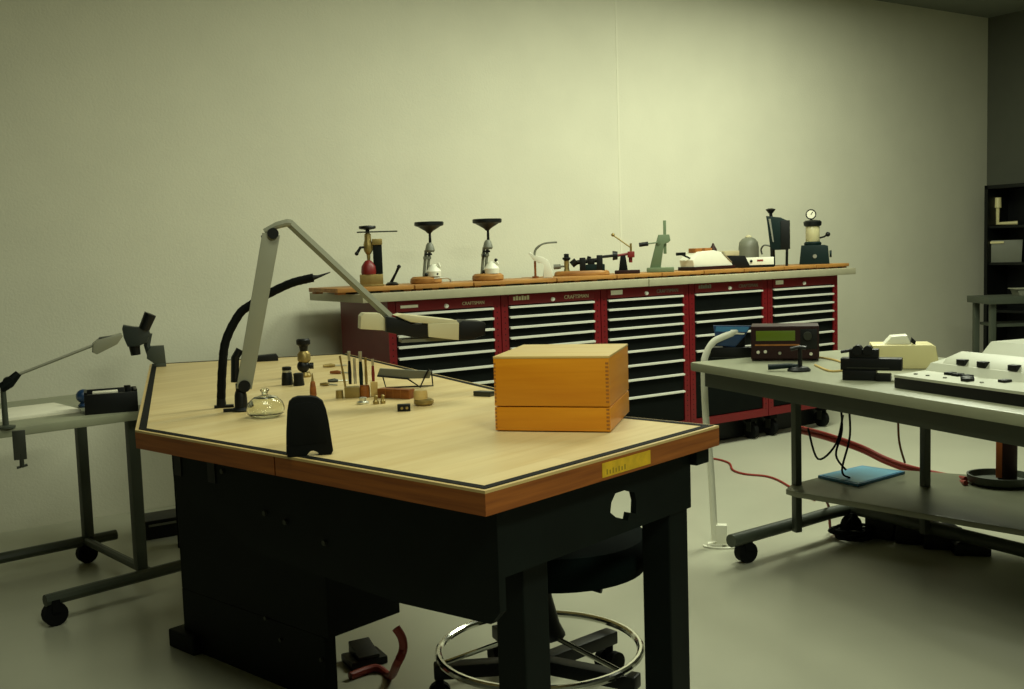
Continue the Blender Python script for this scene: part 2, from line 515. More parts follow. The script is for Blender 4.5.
# 2, 3 black topped stands
def black_topped_stand(px, lab, second):
    t, u = item('tool_stand', lab, 'tool', ctr(px), group='black-topped stands')
    g = G(u); g.lathe([(15, 0), (16, 1.5), (15.5, 5), (13, 7)], (-5 if not second else -1, 0, 0), 24, 0.8); g.out('round_base', M_board, t)
    g = G(u)
    for x in (-6, -2.4): g.tube([(x - 1, 0, 7), (x + 2, 0, 33)], 1.5, 8)
    g.box(-7, 1, -2, 2, 24, 27, 0.4)
    g.lathe([(4, 31), (5, 33), (3.5, 38.5), (2, 40.5)], (0, 0, 0))
    g.out('pillar', M_grey, t)
    g = G(u); g.lathe([(7, 7), (7.5, 12), (5, 16), (2.5, 19)], (3, -4, 0), 20); g.tube([(5, -4, 12), (9, -6, 17), (7.5, -6, 20)], 1.4, 8); g.out('white_head', M_white, t)
    for x, z in ((-4.5, 9), (2, 9.5), (6, 9.5)) if not second else ((-5, 9), (-4, 25), (7.5, 20)):
        g = G(u); g.ball((x, -9 if not second else (-6 if x > 0 else -3), z), 1.8, 10); g.out('knob', M_black, t)
    g = G(u); g.box(-5, 2, -3, 3, 28, 30); g.out('clamp_ring', M_black, t)
    g = G(u); g.cyl((0.5, 0, 40), (0.5, 0, 52), 1.5, 1.2, 10); g.out('stem', M_black, t)
    g = G(u); g.lathe([(1.5, 49.5), (4, 52), (11.5, 56.5), (14, 57.2), (14.6, 58), (14.6, 60.6), (13.8, 61.2)], (0, 0, 0), 28); g.out('top_plate', M_black, t)
    if not second:
        g = G(u); g.tube([(3, -13, 5), (16, -13, 5.5), (19, -13, 3.5), (19, -13, 0.8)], 0.9, 8); g.out('bent_rod', M_steel, t)
black_topped_stand(431, 'left of the two black-topped tool stands, beside the angled handle', False)
black_topped_stand(489, 'right of the two black-topped tool stands, beside the small white lever clamp', True)

# 4 white lever clamp
t, u = item('lever_clamp', 'small white curved clamp with a thin lever, right of the black-topped stands', 'clamp', ctr(541))
g = G(u); g.prism([(2, 0), (12, 0), (11, 8), (8, 17), (2, 21), (-6, 22), (-10, 26), (-12, 25), (-7, 18), (-2, 15), (2, 15.5), (4, 12)], -3, 3, bev=0.6); g.out('clamp_body', M_white, t)
g = G(u); g.tube(smooth_path([(-6, 0, 22), (-4, 0, 29), (4, 0, 34), (17, 0, 35)]), [1.2] * 10 + [0.9] * 9, 8); g.out('lever', M_grey, t)
g = G(u); g.cyl((-5.5, 0, 1.6), (-5.5, 0, 17), 1.2, seg=10); g.cyl((-5.5, 0, 0), (-5.5, 0, 1.8), 3.2); g.out('screw', M_redwood, t)
# 5 miniature lathe
p = ctr(590)
t, u = item('miniature_lathe', 'black miniature lathe with teal bed and round spindle knob on an oval wooden base', 'lathe', p)
g = G(u); g.lathe([(27, 0), (28, 1), (27, 4), (25, 5)], (-8, 0, 0), 28, 0.35); g.out('oval_base', M_board, t)
g = G(u); g.box(-10, 15, -5, 5, 4.5, 11, 0.6); g.out('bed', M_teal, t)
g = G(u); g.box(-10, -4, -5.5, 5.5, 4.5, 18, 0.6); g.box(7, 13, -5.5, 5.5, 4.5, 20, 0.6); g.box(-2, 5, -4.5, 4.5, 11, 17, 0.6); g.cyl((-17, 0, 13), (8, 0, 15), 2.2); g.cyl((-18, 0, 11), (-13, 0, 15), 3.5); g.cyl((-1, 0, 16), (0, 0, 19), 2); g.out('headstock', M_black, t)
g = G(u); g.cyl((11, 0, 18), (24, 0, 19), 1.4); g.cyl((23, 0, 19), (28, 0, 19), 4.8, 4.0, 20); g.out('spindle_knob', M_black, t)
g = G(u); g.lathe([(3.2, 4.5), (2.4, 8), (2.6, 15), (1.5, 16)], (-23, 0, 0), 14); g.out('tool_post', M_brass, t)
g = G(u); g.lathe([(2.6, 15.5), (4, 17), (4, 18.5), (2.5, 19), (2.5, 22), (1.5, 22.4)], (-23, 0, 0), 14); g.out('post_knob', M_black, t)
g = G(u); g.cyl((-36, 0, 9.5), (-29, 0, 9.8), 2.6, 2.4, 14); g.cyl((-30, 0, 9.8), (-24, 0, 9.8), 1); g.out('tailstock_handle', M_grey, t)
# 6 red lever press
t, u = item('lever_press', 'small lever press with red head and thin ball-ended lever, left of the green arbor press', 'press', ctr(626))
g = G(u); g.box(-11, 14, -8, 8, 0, 3.5, 0.5); g.out('base', M_darkred, t)
g = G(u); g.prism([(-7, 3.5), (2, 3.5), (0, 18), (-5, 18)], -4, 4, bev=0.4); g.out('post', M_green, t)
g = G(u); g.tube([(-10, 0, 18), (2, 0, 19.5), (4, 0, 20)], 1.3, 8); g.box(2, 9, -4, 4, 16, 22, 0.6); g.cyl((5, 0, 11), (5, 0, 17), 1.8); g.out('ram_head', M_tred, t)
g = G(u); g.tube([(5.5, 0, 22), (5.5, 0, 30)], 1.1, 8); g.tube([(5, 0, 26), (-11, 0, 38)], 0.7, 8); g.ball((-12, 0, 39), 1.8, 10); g.out('lever', M_brass, t)
# 7 green arbor press
t, u = item('arbor_press', 'pale green arbor press with slanted column and black-gripped handle', 'press', ctr(659))
g = G(u, 1.0); g.box(-12, 15, -9, 9, 0, 4.5, 0.8); g.out('base', M_tgreen, t)
g = G(u); g.prism([(-9, 4), (2, 4), (5, 28), (10, 29), (12, 31), (11, 37), (0, 37), (-3, 27)], -4, 4, bev=0.7); g.out('column', M_tgreen, t)
g = G(u); g.box(5, 8, -2, 2, 18, 51, 0.3); g.out('ram', M_tgreen, t)
g = G(u); g.cyl((0, -5, 29.5), (0, 5, 29.5), 2.2); g.tube([(0, -5, 29.5), (-10, -6, 28.5)], 0.7, 8); g.out('handle', M_tgreen, t)
g = G(u); g.cyl((-10, -6, 28.5), (-19, -6.8, 27.6), 2.1, 2.1, 12); g.out('grip', M_black, t)
# 8 white sloped machine
t, u = item('sharpening_machine', 'white machine with sloping hood and small knobs on a dark red base plate', 'machine', ctr(707, n=4.98), ANG)
k = 1 / math.cos(ANG - face(t.location))
g = G(u, k); g.box(-20, 20, -12, 12, 0, 3.4, 0.4); g.out('base_plate', M_darkred, t)
g = G(u, k); g.prism([(-19, 3.2), (19, 3.2), (18, 6), (8, 17), (1, 19), (-14, 18), (-20, 10)], -10, 10, bev=1.2); g.out('hood', M_white, t)
g = G(u, k); g.tube([(8, -10.3, 17), (17.6, -10.3, 6.5)], 0.5, 6); g.out('hinge_strip', M_steel, t)
for x0, x1 in ((-15, -8.5), (-5.5, 1.5)):
    g = G(u, k); g.box(x0, x1, -6, 4, 17, 21.5, 0.5); g.out('clamp_block', M_joint, t)
g = G(u, k); g.lathe([(4, 17), (3.6, 20), (1.4, 24), (0.8, 26)], (6.5, 0, 0), 14); g.out('cone_knob', M_darkred, t)
g = G(u, k); g.tube([(-19, -4, 12), (-26, -4, 15.5)], 0.9, 8); g.box(-31, -24, -6, -2, 15, 18, 0.4); g.out('side_grip', M_black, t)
# 9 white console with slanted black panel
t, u = item('control_console', 'low white console with a slanted black panel, in front of the grey dome', 'console', ctr(752, n=4.93), face(ctr(752, n=4.93)) + 0.25)
g = G(u); g.box(-14, 21, -5, 6, 0, 2.6, 0.4); g.out('console_base', M_black, t)
g = G(u); g.box(-8, 21, -5, 5.5, 2.4, 10, 0.6); g.out('console_body', M_white, t)
g = G(u); g.prism([(-20, 0.2), (-3, 1.0), (-8.5, 12), (-30, 13)], -7, -5.2, bev=0.3); g.out('slanted_panel', M_black, t)
g = G(u); g.cyl((-2, -5.0, 6.5), (-2, -6, 6.5), 1.3); g.out('button', M_black, t)
g = G(u); g.box(4, 10, -5.4, -4.9, 6.2, 7.8); g.out('red_label', M_tred, t, 'red printed label')
t, u = item('grey_dome', 'grey dome-topped cover standing behind the white console', 'cover', ctr(749, n=5.28))
g = G(u); g.lathe([(10, 0), (10, 23), (9.2, 28), (6.5, 31.5), (3, 33), (0.5, 33.4)], (0, 0, 0), 24); g.out('cover_shell', M_grey, t)
g = G(u); g.lathe([(3, 32.4), (3.2, 33.6), (2, 35), (0.4, 35.4)], (0, 0, 0), 14); g.out('cover_knob', M_lampcream, t)
t.location.z = CT1
t, u = item('parts_carton', 'small tan carton on the counter, left of the grey dome', 'box', ctr(728, n=5.29), ANG)
g = G(u, 1.35); g.box(-7, 7, -6, 6, 0, 20, 0.4); g.out('carton_body', M_lampcream, t)
g = G(u, 1.35); g.box(-7.3, 7.3, -6.3, 6.3, 16, 20.6, 0.3); g.out('carton_lid', M_lampcream, t)
t.location.z = CT1
# 10 tall teal canister on legs
t, u = item('teal_canister', 'tall tapering dark teal canister on two thin legs with a black knob on top', 'canister', ctr(779, n=4.98))
for x, y in ((-7, -5), (8, -5), (-5, 5), (8, 5)):
    g = G(u); g.tube([(x * 0.95, y, 0), (x, y, 18)], 1.3, 8); g.out('leg', M_black, t)
g = G(u); g.prism([(-8, 16), (9.5, 16), (10, 44), (2, 48), (-12, 50), (-11, 44)], -6, 6, bev=0.8); g.out('tank', M_teal, t)
g = G(u); g.box(2, 11, -6.8, 6, 16.5, 45, 0.6); g.out('side_panel', M_black, t)
g = G(u); g.prism([(-9.5, 47), (-7.5, 47), (-4.5, 24), (-5.8, 24)], -7, -6.2); g.out('sight_strip', M_steel, t)
g = G(u); g.cyl((-7, 0, 48), (-7.5, 0, 53), 1.6); g.lathe([(1.5, 52), (4, 55), (5, 56.5), (2, 57.5)], (-7.5, 0, 0), 14); g.out('top_knob', M_black, t)
g = G(u); g.tube(smooth_path([(-8, -5, 20), (-14, -6, 21), (-17, -6, 17), (-16, -6, 12)]), 0.8, 8); g.out('bent_pipe', M_dsteel, t)
# 11 pump with gauge
t, u = item('gauge_pump', 'dark teal pump with clear jar, black lid and round dial gauge at the counter end', 'pump', ctr(815, n=4.98))
g = G(u); g.prism([(-15, 0), (14, 0), (12.5, 18), (9, 19), (-13, 19)], -10, 10, bev=1); g.out('pump_base', M_teal, t)
g = G(u); g.lathe([(8, 18), (8.5, 21), (7, 22.5)], (-2, 0, 0), 20); g.cyl((14, -4, 10), (16, -4, 10), 3.4); g.out('collar', M_teal, t)
g = G(u); g.cyl((0, -10.2, 8), (0, -10.8, 8), 2.0); g.out('badge', M_steel, t)
g = G(u); g.lathe([(6.2, 22), (6.8, 23), (6.8, 37), (6.2, 38)], (-2, 0, 0), 20); g.out('jar', mat('cloudy_glass', (214, 206, 160), 0.25, var=0.08, trans=0.35), t)
g = G(u); g.lathe([(7, 37.5), (8.5, 38.5), (8.8, 42), (7, 43.5), (1.5, 44)], (-2, 0, 0), 20); g.out('lid', M_black, t)
g = G(u); g.cyl((-3.5, 1.2, 49.5), (-3.5, -1.6, 49.5), 5.2, 5.2, 24); g.cyl((-3, 0, 43), (-3.4, 0, 46), 1.2); ga = g.out('gauge', M_black, t)
g = G(u); g.cyl((-3.5, -1.5, 49.5), (-3.5, -1.9, 49.5), 4.0, 4.0, 24); g.out('gauge_dial', M_paper, ga)
g = G(u); g.tube([(-3.5, -2.0, 49.5), (-1.6, -2.0, 52.0)], 0.35, 6); g.out('gauge_needle', M_black, ga)
g = G(u); g.tube([(5, 0, 26), (9, -1, 27), (12, -2, 29)], 0.9, 8); g.ball((12.5, -2, 29.3), 2.4, 12); g.out('side_valve', M_black, t)

# ---------------------------------------------------------------- work bench
BZ = 0.80
def b2(px, py):
    p = at(px, py, BZ); return Vector((p.x, p.y))
bA, bB, bC, bD, bF = b2(485, 491), b2(135, 430), b2(150, 364), b2(346, 353.5), b2(719, 425.5)
d1 = (bB - bA).normalized(); d2 = (b2(474, 383) - bD).normalized()
den = d1.x * d2.y - d1.y * d2.x
q_ = bD - bF
tt = (q_.x * d2.y - q_.y * d2.x) / den
bE = bF + d1 * tt
POLY = [bA, bF, bE, bD, bC, bB]         # counter-clockwise seen from above
def inset(poly, d):
    n = len(poly); out = []
    for i in range(n):
        a, b, c = poly[i - 1], poly[i], poly[(i + 1) % n]
        e1 = (b - a).normalized(); e2 = (c - b).normalized()
        n1 = Vector((-e1.y, e1.x)); n2 = Vector((-e2.y, e2.x))
        mm = (n1 + n2); mm = mm / max(mm.dot(n1), 1e-6) if mm.length > 1e-6 else n1
        out.append(b + mm * d)
    return out
bc = sum(POLY, Vector((0, 0))) / 6
bench = thing('work_bench', 'large angled wooden-topped work bench on dark green steel legs in the foreground', 'bench', (bc.x, bc.y, 0))
def loc2(p): return (p.x - bc.x, p.y - bc.y)
def ring_prism(outer, inner, z0, z1):
    g = G()
    n = len(outer)
    L = []
    for pl, z in ((outer, z0), (outer, z1), (inner, z1), (inner, z0)):
        L.append([g.bm.verts.new((loc2(p)[0], loc2(p)[1], z)) for p in pl])
    for i in range(4):
        a, b = L[i], L[(i + 1) % 4]
        for k in range(n):
            g.bm.faces.new((a[k], a[(k + 1) % n], b[(k + 1) % n], b[k]))
    return g
i1, i2 = inset(POLY, 0.010), inset(POLY, 0.031)
g = G(); g.prism([loc2(p) for p in i2], BZ - 0.05, BZ, 'xy'); g.out('tabletop', M_maple, bench, smooth=False)
ring_prism(i1, i2, BZ - 0.05, BZ + 0.0015).out('rim_strip', M_rubber, bench, 'black inlaid strip round the top', smooth=False)
ring_prism(POLY, i1, BZ - 0.006, BZ).out('edge_nosing', M_nose, bench, 'pale nosing line round the edge', smooth=False)
seam_t = None
for k in range(6):                       # one edge board per side, the long front one in two lengths
    a, b = POLY[k], POLY[(k + 1) % 6]; ia, ib = i1[k], i1[(k + 1) % 6]
    segs = [(0, 1)]
    if k == 5:                           # B -> A side, seam at the photograph's 265 px
        sp = at(265, 456, BZ); f_ = ((Vector((sp.x, sp.y)) - a).dot((b - a).normalized())) / (b - a).length
        segs = [(0, f_ - 0.002), (f_ + 0.002, 1)]; seam_t = f_
    for s0, s1 in segs:
        q = [a.lerp(b, s0), a.lerp(b, s1), ia.lerp(ib, s1), ia.lerp(ib, s0)]
        ang = math.atan2((b - a).y, (b - a).x)
        R = Matrix.Rotation(-ang, 2)
        g = G(); g.prism([tuple(R @ (p - a)) for p in q], BZ - 0.052, BZ - 0.006, 'xy')
        o = g.out('edge_board', M_edge, bench, smooth=False)
        o.location = (a.x - bc.x, a.y - bc.y, 0); o.rotation_euler = (0, 0, ang)
# yellow sticker on the right-hand edge
dF = (bF - bA).normalized(); nF = Vector((dF.y, -dF.x))
def edge_pt(px, py):
    n3 = Vector((nF.x, nF.y, 0)); d = ray(px, py)
    t_ = ((Vector((bA.x, bA.y, 0)) - CAM).dot(n3)) / d.dot(n3)
    return CAM + d * t_
ea, eb = edge_pt(602, 470), edge_pt(650, 452)
ang = math.atan2(dF.y, dF.x)
R2 = Matrix.Rotation(-ang, 2)
a0 = (R2 @ (Vector((ea.x, ea.y)) - bA)).x; a1 = (R2 @ (Vector((eb.x, eb.y)) - bA)).x
g = G(); g.box(a0, a1, -0.0012, 0.0, BZ - 0.045, BZ - 0.012)
o = g.out('sticker', M_yel, bench, 'yellow sticker on the edge'); o.location = (bA.x - bc.x, bA.y - bc.y, 0); o.rotation_euler = (0, 0, ang)
g = G()
for q in range(7):
    xx = a0 + (a1 - a0) * (0.08 + 0.06 * q)
    g.box(xx, xx + 0.005, -0.0016, -0.0011, BZ - 0.040, BZ - 0.028 - 0.003 * (q % 2))
s2 = g.out('sticker_print', mat('sticker_ink', (150, 128, 30), 0.6), o)
# local bench frame: x along A->B, y inwards
dAB = (bB - bA).normalized(); nAB = Vector((dAB.y, -dAB.x))
if nAB.dot(bF - bA) < 0: nAB = -nAB
def ab(t_, i_):
    p = bA + dAB * t_ + nAB * i_; return p
def bench_part(g, name, M, label=None, parent=None, smooth=False):
    o = g.out(name, M, parent or bench, label, smooth)
    if parent is None:
        o.matrix_local = Matrix(((dAB.x, nAB.x, 0, bA.x - bc.x), (dAB.y, nAB.y, 0, bA.y - bc.y), (0, 0, 1, 0), (0, 0, 0, 1)))
    return o
def px_t(px, i_):                        # where the vertical line of image column px meets the plane inset i_ from the front edge
    n3 = Vector((nAB.x, nAB.y, 0)); d = ray(px, 560)
    o3 = Vector((ab(0, i_).x, ab(0, i_).y, 0))
    t_ = (o3 - CAM).dot(n3) / d.dot(n3); p = CAM + d * t_
    return (Vector((p.x, p.y)) - bA).dot(dAB)
LAB = (bB - bA).length; LAF = (bF - bA).length
UZ = BZ - 0.05
# legs: two square tubes under the right arm, two under the far arm
lx = px_t(521, 0.27)
for tt_, ii_ in ((lx, 0.27), (0.10, LAF - 0.11)):
    g = G(); g.box(tt_ - 0.043, tt_ + 0.043, ii_ - 0.043, ii_ + 0.043, 0, UZ, 0.004)
    bench_part(g, 'leg', M_green)
vC = bC - bB
for f1, s_ in ((0.86, 0.12), (0.86, 0.78)):
    p = bB + vC * f1 + Vector((vC.y, -vC.x)).normalized() * s_
    g = G(); g.box(-0.043, 0.043, -0.043, 0.043, 0, UZ, 0.004)
    o = g.out('leg', M_green, bench, smooth=False); o.location = (p.x - bc.x, p.y - bc.y, 0); o.rotation_euler = (0, 0, math.atan2(vC.y, vC.x))
# front apron with tapered left end
ts = px_t(261, 0.09)
g = G(); g.prism([(0.045, UZ), (0.045, 0.52), (px_t(492, 0.09), 0.49), (px_t(400, 0.09), 0.478), (ts, 0.50), (px_t(182, 0.09), 0.625), (LAB - 0.05, 0.685), (LAB - 0.05, UZ)], 0.08, 0.10, 'xz')
bench_part(g, 'front_apron', M_green)
for px in (184, 217):
    tq = px_t(px, 0.08)
    g = G(); g.box(tq - 0.018, tq + 0.018, 0.077, 0.08, 0.665, 0.725); bench_part(g, 'apron_slot', M_black)
for px, py in ((228, 474), (268, 508), (288, 512), (326, 523)):
    tq = px_t(px, 0.08)
    zz = CAM.z - (py - 256) * 0.0026
    g = G(); g.cyl((tq, 0.0805, zz), (tq, 0.074, zz), 0.007, seg=10); bench_part(g, 'bolt', M_dsteel, smooth=True)
# end apron under the right edge with an octagonal opening
def end_px(px, py):
    i_ = 0.06
    n3 = Vector((dAB.x, dAB.y, 0)); o3 = Vector((ab(i_, 0).x, ab(i_, 0).y, 0))
    d = ray(px, py); t_ = (o3 - CAM).dot(n3) / d.dot(n3); p = CAM + d * t_
    return ((Vector((p.x, p.y)) - bA).dot(nAB), p.z)
hole = [end_px(*q) for q in ((612, 493), (622, 489.5), (631, 492), (633, 500), (632.5, 513), (626, 512), (624.5, 520), (614, 518), (607, 512), (608, 502))]
zlo = end_px(618, 533)[1]
g = G()
outer = [(LAF - 0.06, UZ), (0.09, UZ), (0.09, zlo), (LAF - 0.06, zlo)]
# panel made of four quads of strips around the hole
hx = [h[0] for h in hole]; hz = [h[1] for h in hole]
hx0, hx1, hz0, hz1 = min(hx), max(hx), min(hz), max(hz)
vs_o = [g.bm.verts.new((0.05, y, z)) for y, z in outer]
vs_h = [g.bm.verts.new((0.05, y, z)) for y, z in hole]
es = [g.bm.edges.new((vs_o[k], vs_o[(k + 1) % 4])) for k in range(4)] + [g.bm.edges.new((vs_h[k], vs_h[(k + 1) % len(vs_h)])) for k in range(len(vs_h))]
bmesh.ops.triangle_fill(g.bm, edges=es, use_beauty=True)
r_ = bmesh.ops.extrude_face_region(g.bm, geom=list(g.bm.faces))
for v in [x for x in r_['geom'] if isinstance(x, bmesh.types.BMVert)]: v.co.x += 0.016
bench_part(g, 'end_apron', M_green)
# pedestal on the left and the drawer unit beside it
ta, tb = px_t(325, 0.30), px_t(180, 0.30)
g = G(); g.box(ta, tb, 0.30, 0.57, 0.20, UZ, 0.004); bench_part(g, 'pedestal', M_green)
g = G(); g.box(ta + 0.02, tb, 0.30, 0.34, 0.0, 0.20, 0.003); bench_part(g, 'kick_panel', M_green)
g = G(); g.box(tb - 0.10, tb + 0.05, 0.27, 0.62, 0.0, 0.06, 0.006); bench_part(g, 'pedestal_foot', M_green)
for px, py in ((263, 632), (277, 650), (317, 655)):
    tq = px_t(px, 0.30)
    g = G(); g.cyl((tq, 0.301, CAM.z - (py - 256) * 0.00285), (tq, 0.294, CAM.z - (py - 256) * 0.00285), 0.006, seg=10); bench_part(g, 'bolt', M_dsteel, smooth=True)
# bracket under the right tip with hanging hook
g = G(); g.box(0.03, 0.10, LAF - 0.06, LAF + 0.0, UZ - 0.05, UZ, 0.003); g.box(0.10, 0.20, LAF - 0.08, LAF - 0.015, UZ - 0.025, UZ); bench_part(g, 'corner_bracket', M_green)
hp_ = depth_at(679, 472, (Vector((bF.x, bF.y, 0)) - Vector((0, 0, 0))).dot(fw) + 0.04)
g = G(); g.tube([(0, 0, 0.045), (0, 0, 0.0)], 0.002, 6); g.lathe([(0.001, -0.042), (0.009, -0.035), (0.011, -0.022), (0.006, -0.006), (0.002, 0.0)], (0, 0, 0), 12)
o = g.out('hanging_pull', M_redwood, bench, 'small dark hanging pull'); o.location = (hp_.x - bc.x, hp_.y - bc.y, hp_.z)

# ---- on the bench
def on(px, py): return at(px, py, BZ + 0.0)
# finger-jointed wooden box: front face seen nearly straight on
p = on(495.5, 431.5)
t = thing('wooden_box', 'honey-coloured finger-jointed wooden box with a lower drawer section on the bench', 'box', p, math.radians(-14.7))
fw_, fd, fh = 0.305, 0.33, 0.198
zsplit = 0.066
x0, x1 = 0.0, fw_
g = G(); g.box(x0, x1, 0, fd, 0.003, zsplit - 0.0015, 0.002); g.box(x0 + 0.01, x1 - 0.01, 0.01, fd - 0.01, zsplit - 0.004, zsplit + 0.002); g.out('lower_case', M_box, t)
g = G(); g.box(x0, x1, 0, fd, zsplit + 0.0015, fh - 0.006, 0.002); g.out('upper_case', M_box, t)
g = G(); g.box(x0 - 0.0005, x1 + 0.0005, -0.0005, fd + 0.0005, fh - 0.0065, fh, 0.002); g.out('lid', M_boxlid, t)
g = G()
nj = 18
for q in range(nj):
    z0 = 0.008 + (fh - 0.02) * q / nj
    if abs(z0 - zsplit) < 0.008: continue
    z1 = z0 + (fh - 0.02) / nj * 0.5
    g.box(x1 - 0.010, x1 - 0.002, -0.0005, 0.001, z0, z1)
    g.box(x0 + 0.001, x0 + 0.006, -0.0005, 0.001, z0, z1)
g.out('finger_joint', M_joint, t)['kind'] = 'stuff'
for (xx, yy) in ((x0 + 0.02, 0.02), (x1 - 0.04, 0.02), (x0 + 0.02, fd - 0.04), (x1 - 0.04, fd - 0.04)):
    g = G(); g.box(xx, xx + 0.02, yy, yy + 0.02, 0, 0.004); g.out('foot', M_joint, t)

# articulated lamp
p = on(241, 411)
t, u = item('desk_lamp', 'grey jointed desk lamp clamped on the bench with a long cream and black head', 'lamp', p)
g = G(u); g.lathe([(10, 0), (10.5, 1.5), (9, 3), (6.5, 4), (6, 16), (5, 20)], (0.5, 0, 0), 20); g.box(-17, 2, -3, 3, 0, 3.2, 0.4); g.out('base', M_black, t)
g = G(u); g.cyl((4.6, 7, 25.3), (4.6, -7, 25.3), 6, 6, 18); g.box(-4, 6, -3, 3, 18, 28, 0.5); g.out('lower_pivot', M_black, t)
g = G(u); g.cyl((40.0, 8, 175.5), (40.0, -8, 175.5), 5.5, 5.5, 18); g.tube([(28.9, 0, 171.6), (40.0, 0, 175.5)], 2.2, 8); g.out('upper_pivot', M_black, t)
g = G(u); g.prism([(-3.5, 23.4), (11.5, 21.4), (46.9, 173.5), (30.0, 176.5)], -4.5, 4.5, bev=0.8); g.out('lower_arm', M_lampgrey, t)
g = G(u); g.tube([(-4.3, 0, 29.2), (-2.8, 1, 53.6), (2.4, 2, 61.4)], 4.0, 8); g.out('spring_cover', M_black, t)
g = G(u); g.tube([(32.0, 0, 177.4), (44.1, -1, 183.3), (54.2, -3, 185.7), (58.2, -3, 185.2)], [3.2, 3.6, 4, 4], 10); g.tube([(56.2, -3, 185.7), (151.0, -18, 87.6)], [4.2, 4.2], 4, e=0.8); g.out('upper_arm', M_lampgrey, t)
g = G(u); g.prism([(120.5, 90.5), (123.5, 93.4), (139.5, 92.5), (145.5, 86.6), (145.5, 74.9), (119.5, 77.8)], -26, -2, bev=1.5)
g.out('head_end', M_lampcream, t)
g = G(u); g.prism([(144.5, 89.5), (155.5, 87.6), (171.5, 78.8), (219.5, 78.8), (219.5, 65.1), (171.5, 67.1), (144.5, 73.9)], -32, -4, bev=1.2); g.out('head_body', M_black, t)
g = G(u); g.prism([(155.5, 89.5), (160.5, 91.0), (216.5, 82.2), (218.5, 78.8), (192.5, 79.8), (169.5, 82.7)], -33, -2, bev=0.6); g.out('head_shade', M_lampcream, t)
g = G(u); g.prism([(186.5, 80.3), (218.5, 79.8), (217.5, 62.2), (186.5, 67.1)], -35, -3, bev=0.8); g.out('head_panel', M_lampcream, t)
g = G(u); g.prism([(217.5, 79.3), (222.5, 81.7), (243.5, 79.8), (246.5, 76.8), (245.5, 66.1), (232.5, 62.2), (217.5, 62.2)], -34, -3, bev=1); g.out('head_cap', M_black, t)
g = G(u); g.box(160, 216, -28, -8, 62.0, 65.2); g.out('tube_diffuser', M_grey, t)

# black gooseneck hose with fine tip
p = on(219, 409)
t, u = item('gooseneck_hose', 'black curved gooseneck hose with thin tip, rising behind the lamp arm', 'hose', p + Vector((0.0, 0.03, 0)))
g = G(u); g.box(-7, 12, -4, 4, 0, 2.5, 0.4); g.cyl((0, 0, 2), (0, 0, 9), 5, 4.4, 14); g.out('base', M_black, t)
pts = smooth_path([(0, 0, 8), (3, 1, 40), (8, 3, 67), (22, 5, 92), (34, 6, 101), (51, 6, 111), (74, 5, 121), (91, 3, 125), (97, 2, 126)], 6)
g = G(u); g.tube(pts, [4.2 + 0.25 * (i % 2) for i in range(len(pts))], 12); g.out('hose', M_rubber, t)
g = G(u); g.tube([(96, 2, 126), (102, 1, 127), (114, 0, 131)], [3, 1.6, 0.5], 10); g.out('tip', M_black, t)

# glass flask
p = on(266, 417)
t, u = item('glass_globe', 'clear glass globe beside the lamp base', 'glassware', p)
prof = [(10, 0), (14, 0.6), (18, 4), (19.2, 9), (17, 15), (12, 19.5), (5, 22), (3.2, 22), (3, 25), (4, 26)]
g = G(u)
inner_p = [(max(r - 1.1, 0.5), z + (0.9 if z < 20 else 0)) for r, z in prof]
g.lathe(prof + list(reversed(inner_p)), (0, 0, 0), 28); g.out('globe', M_glass, t)
g = G(u); g.lathe([(2.9, 24), (3.4, 25.5), (4.6, 27), (3, 29), (0.4, 29.4)], (0, 0, 0), 16); g.out('stopper', M_glass, t)

# black rounded block near the front edge
p = on(311, 455)
t, u = item('black_rounded_guard', 'black round-topped upright guard standing at the front edge of the bench', 'guard', p)
ol = [(-24, 3), (-23, 25), (-21, 46), (-19, 55), (-15, 58.5), (-10, 60), (3, 59.5), (9, 58), (14, 54), (17, 45), (19, 33), (22, 4), (20, 0), (8, 0), (7, 4.5), (3, 6.5), (-1, 6), (-3, 2.5), (-4, 0), (-22, 0)]
g = G(u); g.prism(ol, -6, 6, bev=1.2); g.out('guard_shell', M_rubber, t)
g = G(u); g.prism([(-19, 12), (-18, 30), (-16.5, 48), (-13, 53), (0, 54.5), (8, 52), (12.5, 44), (15, 30), (17, 12)], -6.6, -5.5, bev=0.4); g.out('inner_pad', M_rubber, t)

# ball vise with black knob
t, u = item('ball_vise', 'small brass and black vise with a black knob on top, behind the black loupes', 'vise', on(305, 377))
g = G(u); g.lathe([(5, 0), (5.5, 2), (4, 5)], (1, 0, 0), 16); g.out('foot', M_brass, t)
g = G(u); g.ball((-1, 0, 11), 6.4, 16); g.cyl((5, 0, 11), (9, 0, 11), 3.2); g.out('ball', M_black, t)
g = G(u); g.lathe([(5, 15), (6.5, 17), (6.5, 23), (4.5, 26)], (0, 0, 0), 16); g.out('jaw', M_brass, t)
g = G(u); g.lathe([(3.5, 25), (4, 28), (4.5, 31), (6.8, 33), (7, 37), (5.5, 38.5)], (0, 0, 0), 16); g.out('knob', M_black, t)
# two small black bottles
t, u = item('loupe', 'left one of two black loupes beside the vise, slightly taller with a white band', 'loupe', on(287.5, 385))
g = G(u); g.lathe([(5.5, 0), (5.8, 1), (5.2, 10), (4.6, 13)], (0, 0, 0), 16); g.lathe([(4.6, 15), (4.6, 18), (3.8, 18.4)], (0, 0, 0), 16); g.out('barrel', M_black, t)
g = G(u); g.lathe([(4.7, 13), (4.7, 15)], (0, 0, 0), 16); g.out('band', M_steel, t)
t, u = item('loupe', 'right one of two black loupes beside the vise, shorter', 'loupe', on(299, 385.5))
g = G(u); g.lathe([(5.4, 0), (5.6, 1), (4.8, 8), (5.2, 12), (4.2, 12.6)], (0, 0, 0), 16); g.out('barrel', M_black, t)
